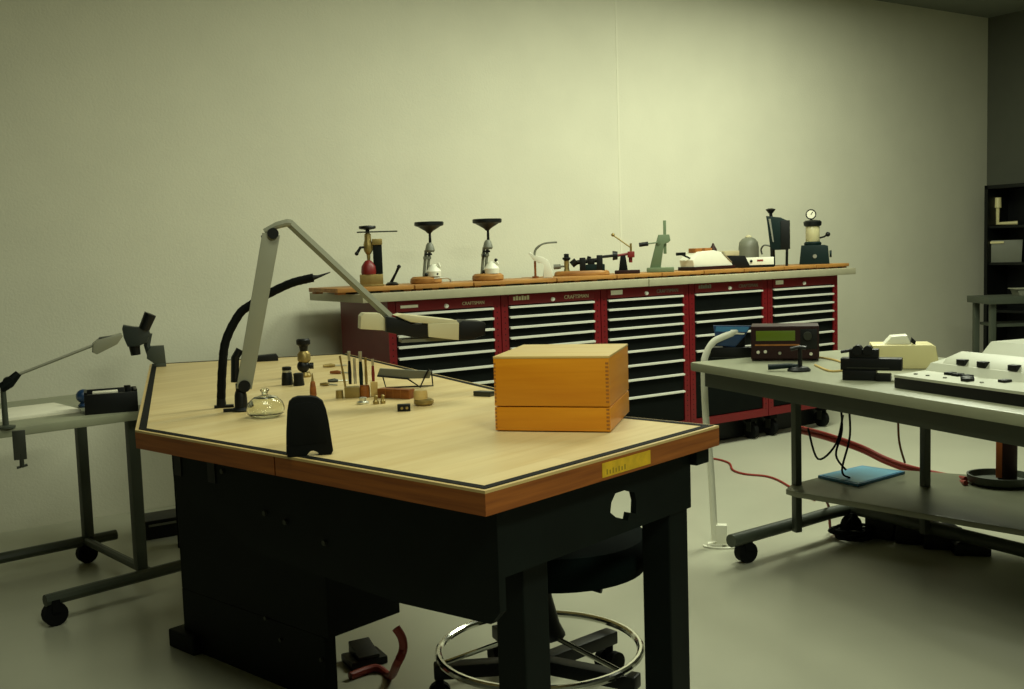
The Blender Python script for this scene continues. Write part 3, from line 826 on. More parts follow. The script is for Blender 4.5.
# brown brush handle
t, u = item('graver', 'graver with brown wooden handle standing behind the black rounded guard', 'graver', on(313.5, 399))
g = G(u); g.lathe([(2, 0), (3.4, 4), (3.2, 10), (2.4, 16), (1.8, 18)], (0, 0, 0), 12); g.out('handle', M_redwood, t)
g = G(u); g.lathe([(1.4, 18), (1.0, 22), (0.4, 26)], (0, 0, 0), 10); g.out('blade', M_brass, t)
# grey-black pad lying at the back edge of the bench
t, u = item('black_pad', 'flat black pad at the back edge of the bench, behind the lamp arm', 'pad', on(266, 361) + Vector((0, 0.0, 0)))
g = G(u); g.prism([(-12, 0), (12, 0), (12, 4), (10, 7), (-9, 6), (-12, 4)], -5, 5, bev=0.8); g.out('pad_body', M_black, t)

# tool holder with upright tools
p = on(362, 397)
t, u = item('tool_holder', 'low brass tool holder block on the bench', 'holder', p)
g = G(u); g.box(-17, -2, -5, 6, 0, 11, 0.8); g.cyl((-22, 0, 0), (-22, 0, 8), 4, 3.6, 14); g.out('block', M_brass, t)
g = G(u); g.lathe([(5, 0), (5.2, 8), (4.6, 12)], (3, -2, 0), 14); g.out('red_cup', M_redwood, t)
g = G(u); g.box(9, 16, -4, 3, 0, 15, 0.6); g.out('pale_block', M_boxlid, t)
specs = [(-11, 14, 47, 1.9, M_black, 'black-handled tool standing in the left of the brass holder'),
         (-16, 12, 43, 1.3, M_brass, 'thin brass tool leaning at the far left of the brass holder'),
         (-6, 14, 40, 1.7, M_steel, 'steel tool standing next to the black one in the holder'),
         (0, 12, 46, 2.2, M_teal, 'green-handled tool standing in the red cup of the holder'),
         (5, 13, 40, 1.6, M_brass, 'brass tool standing behind the green-handled one'),
         (12, 15, 38, 1.8, M_tred, 'red-handled tool standing in the pale block of the holder')]
for k_, (dx, z0, z1, r, M, lab) in enumerate(specs):
    off = Matrix.Rotation(face(p), 3, 'Z') @ Vector((dx * u, (1.0 + (k_ % 2)) * u, z0 * u - (0.8 * u if dx in (-16,) else 0.6 * u)))
    a_, _ = item('hand_tool', lab, 'tool', p + off, group='tools standing in the holder')
    h = z1 - z0
    lean = (-4 if dx == -16 else 0)
    g = G(u); g.tube([(0, 0, 0), (lean * .3, 0, h * 0.35), (lean * .7, 0, h * 0.72)], [r * 0.8, r, r * 0.7], 10); g.out('handle', M, a_)
    g = G(u); g.tube([(lean * .7, 0, h * 0.7), (lean, 0, h)], [r * 0.7, r * 0.9], 10); g.out('tip', M_steel if M is not M_brass else M_brass, a_)
# small brass parts in front of the holder
for k_, (px, py, r, h, M, lab) in enumerate([(363, 404, 6, 7, M_steel, 'round shiny steel collet in front of the tool holder'),
                           (376, 404, 3, 9, M_brass, 'little brass pin standing left of the other one, before the pale block'),
                           (383, 403.5, 2.6, 9, M_brass, 'little brass pin standing right of the other one, before the red-brown block')]):
    t, u = item('small_part', lab, 'part', on(px, py), group='small metal parts on the bench')
    g = G(u); g.lathe([(r, 0), (r * 1.05, h * .3), (r * .6, h * .5), (r * .7, h * .9), (r * .4, h)], (0, 0, 0), 16); g.out('body', M, t)
# scattered brass tools lying on the left of the holder
for k_, (px, py, rz, ln, M, lab) in enumerate([(335, 367, 0.25, 24, M_brass, 'brass tool lying nearest the back edge of the bench'),
                                   (341, 374, -0.3, 22, M_redwood, 'brown tool lying behind the standing tools'),
                                   (338, 382, 0.1, 20, M_dsteel, 'dark tool lying left of the standing tools'),
                                   (329, 386, -0.35, 18, M_brass, 'brass tool lying alone, right of the standing graver')]):
    p = on(px, py); u = upx(p)
    t, u = item('lying_tool', lab, 'tool', p, face(p) + rz)
    g = G(u); g.tube([(-ln / 2, 0, 1.8), (-ln / 6, 0, 2.0), (0, 0, 1.5)], [1.4, 2.0, 1.4], 10); g.out('handle', M, t)
    g = G(u); g.tube([(0, 0, 1.5), (ln / 2, 0, 0.9)], [0.9, 0.7], 8); g.out('shaft', M_steel, t)
# grey tilted tray on wire legs
p = on(408, 388)
t, u = item('wire_stand_tray', 'grey tilted tray on bent black wire legs behind the red-brown block', 'tray', p)
g = G(u); g.prism([(-30, 14), (-27, 21), (8, 17.5), (24, 16), (22, 9), (2, 9.5)], -2, 3, bev=0.5)
g.out('tray', M_grey, t)
g = G(u); g.tube([(-30, -2.6, 13.8), (0, -2.6, 9.6), (12, -3, 0.8), (20, -2.6, 16), (22, -2.6, 18)], 0.9, 8); g.tube([(24, 4, 17), (25, 4, 0.8), (12, 4, 0.8), (-22, 5, 0.8), (-26, 5, 18)], 0.8, 8); g.out('wire_frame', M_black, t)
# red brown block, black cube, brass cup, dark flat tool
t, u = item('wood_block', 'long red-brown wooden block lying before the grey tray', 'block', on(396, 398), face(on(396, 398)) - 0.6)
g = G(u); g.box(-19, 19, -5, 6, 0, 9.5, 0.8); g.out('block', M_redwood, t)
g = G(u)
for xx in (-9, 0, 9): g.box(xx - 0.4, xx + 0.4, -5.4, -4.6, 0.5, 9)
g.out('saw_cut', M_joint, t)
t, u = item('black_cube', 'tiny black block on the bench in front of the red-brown block', 'block', on(404, 411))
g = G(u); g.box(-6.5, 6.5, -4, 4, 0, 7, 0.7); g.out('cube', M_black, t)
g = G(u); g.cyl((-2, -4.1, 3.5), (-2, -4.6, 3.5), 1.4); g.cyl((3, -4.1, 3.5), (3, -4.6, 3.5), 1.4); g.out('screw', M_brass, t)
t, u = item('brass_cup', 'stacked pale brass cup at the right of the red-brown block', 'cup', on(424, 405))
g = G(u); g.lathe([(8, 0), (10, 2), (10, 5), (7.5, 6.5)], (0, 0, 0), 20); g.out('dish', M_brass, t)
g = G(u); g.lathe([(7, 6), (7, 12), (6.4, 15), (3, 15.6)], (-3, 0, 0), 20); g.out('cup_body', M_boxlid, t)
t, u = item('flat_file_handle', 'dark flat tool lying on the bench against the left side of the wooden box', 'tool', on(486, 396), face(on(486, 396)) - 0.55)
g = G(u); g.prism([(-13, -3), (-8, -5), (8, -5), (8, 3), (-9, 4)], 0, 5, 'xy', 0.7); g.out('handle', M_dsteel, t)

# microscope clamped on the far corner of the bench
p = on(160, 366.5)
t, u = item('microscope', 'small dark stereo microscope head on a bracket at the far left corner of the bench', 'microscope', p)
g = G(u); g.box(-4, 6, -5, 5, 0, 3, 0.4); g.prism([(-4, 2), (6, 2), (5, 21), (-7, 21), (-11, 16), (-12, 9), (-7, 5)], -4, 4, bev=0.6); g.out('bracket', M_frame, t)
g = G(u); g.tube([(-8, 0, 11), (-11, 0, 22), (-9, 0, 34)], [3.6, 3.2, 4], 10); g.out('bracket_arm', M_scope, t)
g = G(u); g.prism([(-33, 40), (-32, 43.5), (-22, 41), (-9, 40), (-7, 33), (-11, 25), (-19, 22), (-29, 22), (-32, 31)], -8, 8, bev=1); g.out('head', M_scope, t)
g = G(u); g.cyl((-23, 0, 24), (-22, 0, 13), 5.5, 4.6, 16); g.out('objective', M_black, t)
for y in (-5, 5):
    g = G(u); g.cyl((-13, y, 38), (-6, y, 53), 5.2, 5.8, 16); g.out('eyepiece', M_black, t)

# ---------------------------------------------------------------- stool tucked under the bench
sc_ = Vector((0.05, 2.88, 0))
t = thing('work_stool', 'low dark round stool with chrome foot ring, tucked under the bench', 'stool', sc_, 0.15)
g = G(); g.lathe([(0.05, 0.365), (0.20, 0.37), (0.245, 0.385), (0.262, 0.415), (0.262, 0.45), (0.245, 0.475), (0.2, 0.485), (0.05, 0.488)], (0.06, 0, 0), 40); g.out('seat', M_greybar, t)
g = G(); g.box(-0.10, 0.20, -0.10, 0.10, 0.345, 0.37, 0.006); g.out('seat_plate', M_black, t)
g = G(); g.lathe([(0.075, 0.19), (0.06, 0.22), (0.04, 0.30), (0.035, 0.35)], (0, 0, 0), 20); g.cyl((0, 0, 0.08), (0, 0, 0.20), 0.03); g.out('column', M_black, t)
for k_ in range(5):
    a_ = math.radians(33 + 72 * k_)
    c_, s_ = math.cos(a_), math.sin(a_)
    R_ = Matrix.Rotation(a_, 4, 'Z')
    g = G(); g.box(0.02, 0.30, -0.024, 0.024, 0.085, 0.125, 0.006, R_); arm = g.out('base_arm', M_black, t)
    g = G(); g.cyl((c_ * 0.285 - s_ * 0.012, s_ * 0.285 + c_ * 0.012, 0.032), (c_ * 0.285 - s_ * 0.034, s_ * 0.285 + c_ * 0.034, 0.032), 0.032, seg=16); g.cyl((c_ * 0.285 + s_ * 0.012, s_ * 0.285 - c_ * 0.012, 0.032), (c_ * 0.285 + s_ * 0.034, s_ * 0.285 - c_ * 0.034, 0.032), 0.032, seg=16); g.cyl((c_ * 0.285, s_ * 0.285, 0.03), (c_ * 0.285, s_ * 0.285, 0.10), 0.012); g.out('caster', M_rubber, arm)
g = G(); g.tube([(0.285 * math.cos(2 * math.pi * k_ / 48), 0.285 * math.sin(2 * math.pi * k_ / 48), 0.150) for k_ in range(48)], 0.011, 10, True); fr = g.out('foot_ring', M_chrome, t, 'chrome foot ring')
for k_ in range(3):
    a_ = math.radians(70 + 120 * k_)
    g = G(); g.tube([(0.03 * math.cos(a_), 0.03 * math.sin(a_), 0.20), (0.28 * math.cos(a_), 0.28 * math.sin(a_), 0.151)], 0.007, 8); g.out('ring_spoke', M_chrome, fr)
g = G(); g.tube([(-0.08, 0, 0.345), (-0.15, -0.02, 0.335), (-0.20, -0.03, 0.325)], 0.006, 8); g.lathe([(0.005, -0.012), (0.018, -0.006), (0.018, 0.006), (0.005, 0.012)], (-0.215, -0.03, 0.322), 14); g.tube([(0.1, -0.05, 0.345), (0.16, -0.1, 0.335)], 0.008, 8); g.out('lever', M_black, t)

# red hose and foot switch under the bench drawer unit
pts = [depth_at(396, 628, 2.86), depth_at(402, 638, 2.86), depth_at(403, 650, 2.86), depth_at(397, 664, 2.86), at(390, 676, 0.012), at(376, 668, 0.012), at(350, 676, 0.012)]
g = G(); g.tube(smooth_path([tuple(q) for q in pts]), 0.012, 10)
tag(g.out('air_hose', M_hose), 'short red hose hanging below the bench drawer unit', 'hose')
p = at(372, 668, 0)
t = thing('foot_switch', 'black foot switch on the floor beneath the bench, beside the red hose', 'switch', p + Vector((-0.03, 0.05, 0)), 0.5)
g = G(); g.box(-0.06, 0.06, -0.05, 0.05, 0, 0.025, 0.006); g.out('base', M_black, t)
g = G(); g.prism([(-0.045, 0.025), (0.045, 0.025), (0.045, 0.06), (-0.045, 0.035)], -0.035, 0.035, 'yz', 0.003); g.out('pedal', M_black, t)

# ---------------------------------------------------------------- left table
LT = 0.72
lc = Vector((-1.358, 3.905, 0))
la = math.radians(42)
ltab = thing('rolling_table', 'grey rolling table at the left wall with olive-grey top, behind the bench', 'table', lc, la)
LL = 1.7
g = G(); g.box(-LL, 0.03, 0, 0.76, LT - 0.032, LT, 0.006); g.out('tabletop', M_table, ltab)
def leg_rect(g, x, y, z0, z1, r=0.02): g.box(x - r, x + r, y - r, y + r, z0, z1, 0.003)
for x, y in ((-0.06, 0.05), (-0.02, 0.70), (-LL + 0.1, 0.05), (-LL + 0.1, 0.70)):
    g = G(); leg_rect(g, x, y, 0.11, LT - 0.032); g.out('leg', M_frame, ltab)
R4 = Matrix.Rotation(-la, 3, 'Z')
b0 = R4 @ (at(45, 601, 0.095) - lc); b1 = R4 @ (at(182, 565, 0.095) - lc)
g = G(); g.tube([(b0.x, b0.y, 0.095), (b1.x, b1.y, 0.095)], 0.022, 10); g.out('base_bar', M_frame, ltab)
g = G(); g.tube([(-LL + 0.08, 0.70, 0.095), (0.10, 0.70, 0.095)], 0.022, 10); g.out('base_bar', M_frame, ltab)
g = G(); g.tube([(-0.03, 0.05, 0.095), (-0.03, 0.70, 0.095)], 0.018, 10); g.out('cross_bar', M_frame, ltab)
for x, y in ((b0.x + 0.03, b0.y), (-0.03, 0.70), (-LL + 0.1, 0.05), (-LL + 0.1, 0.70)):
    g = G(); g.cyl((x, y - 0.018, 0.042), (x, y + 0.018, 0.042), 0.042, seg=16); g.box(x - 0.014, x + 0.014, y - 0.024, y + 0.024, 0.05, 0.095); g.out('caster', M_rubber, ltab)

def lt(px, py): return at(px, py, LT)
p = lt(111, 413)
t, u = item('black_case', 'black open-topped case on the left table', 'case', p, la - 0.35)
g = G(u); g.box(-24, 26, -2, 2, 0, 20, 0.5); g.box(-24, 26, 26, 30, 0, 22, 0.5); g.box(-24, -21, 0, 28, 0, 22); g.box(23, 26, 0, 28, 0, 22); g.box(-23, 25, 0, 28, 0, 2); g.out('case_shell', M_black, t)
g = G(u); g.box(-16, 8, 4, 20, 2, 21, 0.6); g.out('white_contents', M_paper, t, 'white sheet inside the case')
g = G(u); g.cyl((17, 6, 20), (17, 6, 26), 3.2); g.out('latch_knob', M_black, t)
t, u = item('blue_ball', 'dark blue ball-shaped grip beside the black case on the left table', 'ball', lt(84, 407))
g = G(u); g.ball((0, 0, 11), 7, 18); g.lathe([(5, 0), (5.4, 2), (3, 5)], (0, 0, 0), 14); g.out('grip', M_navy, t)
p = lt(40, 414)
g = G(); g.box(-0.20, 0.12, -0.09, 0.20, 0, 0.012, 0.001)
o = g.out('paper_stack', M_paper); o.location = p; o.rotation_euler = (0, 0, la)
tag(o, 'white sheets of paper lying on the left table', 'paper')
# thin-armed lamp at the left
p = lt(6, 428)
t, u = item('arm_lamp', 'thin-armed lamp with a small box-shaped head on the left table', 'lamp', p)
g = G(u); g.lathe([(9, 0), (9, 2), (3, 3), (2.5, 40), (2.5, 42)], (0, 0, 0), 16); g.out('post', M_frame, t)
g = G(u); g.tube([(-2, 0, 40), (6, 0, 45), (15, 0, 54)], [5, 5.5, 3.5], 10); g.cyl((5, -5, 46), (5, 5, 46), 5); g.out('joint', M_green, t)
g = G(u); g.tube([(13, 0, 52), (86, 0, 77)], 1.5, 8); g.out('arm', M_lampgrey, t)
g = G(u); g.prism([(85, 70), (89, 68), (109, 77), (115, 85), (114, 88), (91, 83), (86, 79)], -7, 7, bev=0.8); g.out('head', M_lampgrey, t)
g = G(u); g.prism([(89, 80), (107, 83), (105, 86), (93, 85)], -5, 5, bev=0.4); g.out('head_clip', M_dsteel, t)
# vise-like clamp hanging on the front edge at the left
p = lt(19, 431)
t, u = item('table_clamp', 'dark clamp hanging from the left table front edge', 'clamp', p + Vector((0.015, -0.012, 0)))
g = G(u); g.box(-9, 3, -3, 2, -28, 1.5, 0.5); g.cyl((-2, -1, -36), (-2, -1, -22), 2.2); g.cyl((-7, -1, -36), (3, -1, -34), 1.3); g.out('clamp_body', M_dsteel, t)
# dark box under the left table, by the wall
p = at(164, 536, 0)
t = thing('floor_case', 'dark case with a pale strip on the floor by the wall, left of the bench', 'case', p + Vector((0.03, 0, 0)), ANG)
g = G(); g.box(-0.12, 0.2, -0.02, 0.16, 0, 0.09, 0.008); g.out('case_body', M_black, t)
g = G(); g.box(-0.10, 0.2, -0.023, -0.019, 0.062, 0.072); g.out('trim_strip', M_grey, t)

# ---------------------------------------------------------------- right table
RT = 0.80
k1 = at(690, 362, RT); k2 = at(1010, 412, RT)
dv = (k2 - k1); dv.z = 0; dv.normalize()
ra = math.atan2(dv.y, dv.x)
pv = Vector((-dv.y, dv.x, 0))            # away from the aisle
base = Vector((k1.x, k1.y, 0))
rtab = thing('rolling_lab_table', 'long rolling table at the right with grey top, tubular base and lower shelf', 'table', base, ra)
def tloc(p):
    d = p - base; return (d.dot(dv), d.dot(pv), p.z)
RL = 2.3; RD = 0.85
g = G(); g.box(0, RL, 0, RD, RT - 0.036, RT, 0.008); g.out('tabletop', M_table, rtab)
g = G(); g.box(0.03, RL - 0.03, 0.05, RD - 0.03, RT - 0.10, RT - 0.036); g.out('top_rail', M_frame, rtab)
e0 = tloc(at(731, 541, 0.11)); e1 = tloc(at(850, 508, 0.11)); e2 = tloc(at(1010, 547, 0.11))
e3 = tuple(e2[i] + (e2[i] - e1[i]) * 1.3 for i in range(3))
g = G(); g.tube(smooth_path([e0, tuple(e0[i] * .5 + e1[i] * .5 for i in range(3)), tuple(e0[i] * .08 + e1[i] * .92 for i in range(3)), tuple(e1[i] * .9 + e2[i] * .1 for i in range(3)), e2, e3], 6), 0.026, 12); g.out('base_tube', M_frame, rtab)
l1 = tloc(at(797, 527, 0.11)); l2 = tloc(at(925, 529, 0.11)); l3 = (RL - 0.08, 0.25, 0.11)
for l in (l1, l2, l3):
    g = G(); g.box(l[0] - 0.015, l[0] + 0.015, l[1] - 0.015, l[1] + 0.015, 0.09 if l is not l3 else 0, RT - 0.036 if l[1] < RD - 0.05 else RT - 0.036, 0.003); g.out('leg', M_frame, rtab)
cs = tloc(at(746, 562, 0.0))
for c_ in ((cs[0], cs[1]), (e1[0] + 0.03, e1[1] - 0.02), (e3[0], e3[1])):
    g = G(); g.cyl((c_[0] - 0.02, c_[1], 0.043), (c_[0] + 0.02, c_[1], 0.043), 0.043, seg=18); g.box(c_[0] - 0.026, c_[0] + 0.026, c_[1] - 0.016, c_[1] + 0.016, 0.05, 0.10); g.out('caster', M_rubber, rtab)
SH = 0.285
shp = [tloc(at(x, y, SH))[:2] for x, y in ((786, 489), (792, 484), (858, 467), (1035, 479), (1035, 532), (796, 492))]
g = G(); g.prism(shp, SH - 0.022, SH, 'xy', 0.003); g.out('lower_shelf', M_shelf, rtab)

def rp(px, py): return at(px, py, RT)
def sh(px, py): return at(px, py, SH)
# white duct curving over the table corner
p = at(716, 546, 0)
t, u = item('white_duct', 'white flat flexible tube rising from the floor and curving over the right table corner', 'tube', p)
pts = smooth_path([(-1, 0, 6), (-4, 2, 80), (-8, 2, 130), (-9, 2, 178), (-7, 3, 192), (0, 4, 204), (9, 5, 209), (19, 6, 213)], 6)
g = G(u); g.tube(pts, 3.5, 10, e=0.9); g.out('tube', M_white, t)
g = G(u); g.cyl((18, 6, 213), (26, 7, 216), 3.7, 2.4, 12); g.out('nozzle', M_white, t)
g = G(u); g.box(-8, 6, -5, 5, 0, 3, 0.5); g.box(0, 11, -4, 5, 3, 22, 0.6); g.out('base_box', M_white, t)
g = G(u); g.tube(smooth_path([(-4, -4, 1), (-10, -6, 1), (-12, -2, 1), (-4, -9, 1), (10, -10, 1), (24, -6, 1)]), 0.9, 8); g.out('cord', M_white, t)

# blue tilted panel on dark stand
t, u = item('copy_stand', 'deep blue tilted panel on a black stand at the far end of the right table', 'panel', rp(731, 357))
g = G(u); g.box(-20, 20, -5, 10, 0, 10, 0.6); g.box(-8, 14, 0, 8, 9, 22, 0.6); g.out('stand', M_black, t)
g = G(u); g.prism([(-17, 32), (20, 31), (14, 21), (4, 10), (-14, 12)], -1.5, 1.5, bev=0.4); o = g.out('panel', M_navy, t)
g = G(u); g.prism([(-14, 31), (18, 30), (16, 25), (-15, 26)], -2.1, -1.4); g.out('panel_bar', M_blue, t)
g = G(u); g.prism([(2, 24.5), (14, 24), (13, 22.6), (2, 23)], -2.3, -1.4); g.out('white_line', M_paper, t)

# dark red unit with green display
p = rp(785, 361)
t, u = item('readout_unit', 'dark red electronic unit with a green display and knobs on the right table', 'instrument', p, face(p))
g = G(u); g.box(-33, 33, 0, 40, 1.5, 35, 1.0); g.out('case', M_darkred, t)
for x in (-30, 26):
    g = G(u); g.box(x, x + 4, 3, 30, 0, 2); g.out('foot', M_black, t)
g = G(u); g.box(-32, 32, -0.8, 0, 3, 34); g.out('front_panel', M_darkred, t)
g = G(u); g.box(-28, 10, -1.4, -0.7, 20.5, 30.5, 0.3); g.out('display', M_lcd, t)
g = G(u); g.box(-29, 14, -1.2, -0.7, 15.5, 17); g.out('divider', M_joint, t)
for x, z in ((-26, 9), (-19, 9.5), (-5, 8), (25, 7)):
    g = G(u); g.cyl((x, -0.7, z), (x, -2, z), 1.7, 1.4, 12); g.out('button', M_paper if x != -5 else M_steel, t)
g = G(u); g.box(15, 31, -1.3, -0.7, 12, 32, 0.2); kp = g.out('knob_panel', M_black, t)
g = G(u); g.cyl((22, -1.2, 25), (22, -4.5, 25), 4.6, 4.0, 20); g.out('knob', M_dsteel, kp)
# handpiece stand in front of it
t, u = item('handpiece_stand', 'black handpiece stand with round foot in front of the red unit', 'stand', rp(799, 371))
g = G(u); g.lathe([(11, 0), (11.5, 1.5), (9, 4), (3, 5)], (0, 0, 0), 20); g.out('foot', M_black, t)
g = G(u); g.cyl((1, 0, 4), (1, 0, 24), 2.4, 1.8, 12); g.tube([(-8, 0, 22), (1, 0, 24), (7, 0, 23)], 1.8, 8); g.out('stem', M_black, t)
g = G(u); g.tube([(-30, -1, 4), (-10, -1, 5.5), (0, 0, 5)], [3, 2.6, 2], 10); g.out('handpiece', M_teal, t)

# black stack of devices
p = rp(868, 380)
t, u = item('black_instrument', 'stacked black instrument with a lumpy camera-like head on the right table', 'instrument', p, ra + 0.75)
g = G(u); g.box(-24, 8, -6, 12, 0, 10, 0.8); g.box(8, 22, -10, 4, 0, 7, 0.8); g.out('base', M_black, t)
g = G(u); g.box(-26, 32, -4, 12, 10, 22, 0.8); g.out('middle_block', M_black, t)
g = G(u); g.box(-18, 10, -2, 10, 22, 31, 0.8); g.cyl((-10, -4, 30), (-10, 8, 30), 5); g.cyl((0, -4, 30), (0, 8, 30), 4.6); g.tube([(-26, 0, 28), (-14, 0, 30)], 1.6, 8); g.out('head', M_black, t)
g = G(u); g.box(-20, 20, -4.6, -3.9, 12, 13); g.out('edge_strip', M_dsteel, t)
# thin wires on the table left of it
for k_, (q0, q1, q2) in enumerate((((818, 358), (835, 361), (848, 366)), ((815, 366), (830, 372), (846, 371)))):
    pts = [rp(*q) + Vector((0, 0, 0.004)) for q in (q0, q1, q2)]
    g = G(); g.tube(smooth_path([tuple(x) for x in pts]), 0.004, 6)
    tag(g.out('wire', M_boxlid), ('pale wire on the right table running to the top of the black instrument', 'pale wire on the right table nearer the front edge')[k_], 'wire')
# ivory machine
p = rp(904, 369)
t, u = item('ivory_machine', 'low ivory machine with a white lid bump behind the black instrument', 'machine', p, face(p) + 0.1)
g = G(u); g.prism([(-34, 6), (-32, 0), (30, 0), (33, 5), (30, 22), (26, 24), (-30, 24)], 0, 40, bev=1.5); g.out('body', M_ivory, t)
g = G(u); g.prism([(-18, 24), (-11, 32), (4, 33), (8, 24)], 8, 30, bev=1.2); g.out('lid', M_white, t)
g = G(u); g.prism([(7, 26), (8, 31), (12, 27), (11, 24)], 6, 14, bev=0.4); g.out('latch', M_black, t)
# white control board
c0 = tloc(rp(894, 388)); 
t = thing('control_board', 'white control board with black keys on a black base along the right table edge', 'instrument', base + dv * c0[0] + pv * c0[1] + Vector((0, 0, RT)), ra)
BL = 0.78; BD = 0.24
g = G(); g.box(0, BL, 0, BD, 0, 0.034, 0.004); g.out('base', M_black, t)
g = G(); g.prism([(0.0, 0.034), (0.0, 0.042), (0.13, 0.046), (0.15, 0.07), (BD, 0.085), (BD, 0.034)], 0.0, BL, 'yz', 0.002); g.out('white_deck', M_bwhite, t)
g = G(); g.prism([(0.15, 0.066), (0.235, 0.08), (0.235, 0.105), (0.17, 0.088)], 0.045, BL - 0.12, 'yz', 0.002); up_ = g.out('raised_panel', M_bwhite, t)
for x in (0.105, 0.185, 0.30):
    g = G(); g.box(x, x + 0.032, 0.150, 0.172, 0.072, 0.090, 0.002, None); g.out('key', M_black, up_)
for x, y in ((0.14, 0.095), (0.18, 0.09), (0.21, 0.06), (0.235, 0.035), (0.105, 0.10), (0.32, 0.09)):
    g = G(); g.box(x, x + 0.025, y, y + 0.03, 0.043, 0.053, 0.002); g.out('switch', M_green if x < 0.2 else M_black, t)
for x in (0.04, 0.09, 0.16, 0.30):
    g = G(); g.cyl((x, 0.05, 0.042), (x, 0.05, 0.047), 0.006, seg=10); g.out('screw', M_grey, t)
# white box behind its right end
p = base + dv * (c0[0] + 0.09) + pv * (c0[1] + 0.26) + Vector((0, 0, RT))
t = thing('white_cabinet_box', 'white box-shaped device behind the right end of the control board', 'instrument', p, ra)
g = G(); g.prism([(0, 0), (0.30, 0), (0.30, 0.135), (0.05, 0.135), (0, 0.09)], 0.0, 0.40, 'yz', 0.006)
g.out('body', M_bwhite, t)
g = G(); g.box(0.05, 0.16, -0.004, 0.0, 0.05, 0.09); g.out('dark_slot', M_green, t)

# blue binder on the shelf
t, u = item('blue_binder', 'flat blue folder lying on the lower shelf of the right table', 'folder', sh(862, 480))
pl = [(sh(x, y) - t.location) for x, y in ((818, 478), (862, 468), (905, 474), (858, 487))]
R3 = Matrix.Rotation(-t.rotation_euler.z, 3, 'Z')
g = G(); g.prism([tuple((R3 @ v_)[:2]) for v_ in pl], 0.0, 0.012, 'xy', 0.002); g.out('cover', M_blue, t)
pm = [v_ * 0.9 for v_ in pl]
g = G(); g.prism([tuple((R3 @ v_)[:2]) for v_ in pm], 0.012, 0.014, 'xy'); g.out('front_sheet', mat('light_blue_sheet', (96, 160, 190), 0.3, var=0.1), t)
# tray with red canister at the right end of the shelf
p = sh(1000, 484)
t, u = item('shelf_tray', 'grey-green oval tray on the right end of the lower shelf', 'tray', p)
g = G(u); g.lathe([(26, 0), (30, 3), (31, 10), (29, 10), (27, 4), (4, 3)], (0, 0, 0), 28, 0.9); g.out('tray', M_frame, t)
t2, u = item('red_canister', 'dark red canister with orange stripe standing in the oval shelf tray', 'canister', p + Vector((0.02, 0.0, 3.2 * u)))
g = G(u); g.lathe([(8, 0), (9, 2), (9, 54), (7, 62), (3, 66)], (2, 0, 0), 20); g.out('body', M_darkred, t2)
g = G(u); g.box(-8.5, -2.5, -7.6, -3, 4, 54, 0.5); g.out('stripe', mat('orange_stripe', (190, 100, 40), 0.5), t2)

# red double hose draped behind the table
for k_, off in enumerate((0.0, 4.0)):
    pts = [depth_at(x, y + off, d) for x, y, d in ((797, 427, 4.78), (825, 434, 4.85), (860, 446, 4.85), (885, 458, 4.8), (910, 467, 4.75), (940, 474, 4.7))]
    pts.append(at(966, 479 + off, SH + 0.012))
    g = G(); g.tube(smooth_path([tuple(x) for x in pts]), 0.010, 10)
    tag(g.out('red_hose', M_hose), ('upper of two red hoses drooping behind the right table', 'lower of two red hoses drooping behind the right table')[k_], 'hose')
# red cord on the floor
pts = [at(x, y, 0.006) for x, y in ((700, 458), (716, 459), (729, 463), (733, 470), (745, 474), (765, 476), (778, 480), (792, 488), (815, 500))]
g = G(); g.tube(smooth_path([tuple(x) for x in pts]), 0.006, 8)
tag(g.out('extension_cord', M_hose), 'thin red cord snaking over the floor left of the right table', 'cord')
# hanging black cables
cabs = [[(840, 398, .76), (842, 430, .6), (836, 455, .5), (846, 470, .4)], [(848, 398, .76), (850, 435, .6), (842, 470, .45), (850, 478, .3)],
        [(808, 428, .62), (818, 459, .5), (836, 444, .55), (843, 415, .7)], [(898, 404, .76), (899, 440, .6), (905, 463, .5)]]
clab = ['black cable hanging straight from the right table, left one of the pair', 'black cable hanging from the right table, right one of the pair',
        'black cable looping in a V below the right table edge', 'thin brown cable hanging alone, left of the table leg with the hose']
for k_, cpts in enumerate(cabs):
    pts = [depth_at(x, y, 4.30) for x, y, z in cpts]
    g = G(); g.tube(smooth_path([tuple(x) for x in pts]), 0.0045, 6)
    tag(g.out('hanging_cable', M_rubber if k_ < 3 else M_redwood), clab[k_], 'cable')
# coil and devices on the floor under the table
p = at(853, 538, 0)
t = thing('cable_coil', 'coil of black cable on the floor under the right table', 'cable', p)
pts = [((0.085 + 0.015 * math.sin(a * 1.7)) * math.cos(a), (0.075 + 0.012 * math.cos(a * 1.3)) * math.sin(a), 0.008 + 0.010 * a / 6.28) for a in [k_ * 0.3 for k_ in range(84)]]
g = G(); g.tube(pts, 0.007, 6); g.out('coil', M_rubber, t)
g = G(); g.lathe([(0.05, 0.0), (0.055, 0.02), (0.02, 0.028)], (0, 0, 0), 16); g.out('reel_hub', M_grey, t)
g = G(); g.tube(smooth_path([tuple(at(x, y, z)) for x, y, z in ((824, 497, 0.2), (829, 508, 0.12), (831, 530, 0.012), (842, 536, 0.01))]), 0.006, 6)
tag(g.out('red_lead', M_hose), 'short red lead dropping to the cable coil under the shelf', 'cable')
fl = [(886, 540, 0.06, 0.05, 0.13, 'tall black box on the floor, right of the cable coil'),
      (903, 541, 0.05, 0.05, 0.055, 'low black foot control on the floor between the tall boxes'),
      (922, 545, 0.085, 0.06, 0.12, 'wide black box on the floor beside the table leg foot'),
      (948, 550, 0.08, 0.06, 0.09, 'black transformer with pale edge on the floor, right of the leg'),
      (975, 556, 0.07, 0.06, 0.06, 'smallest black lumpy foot control at the right end of the floor clutter')]
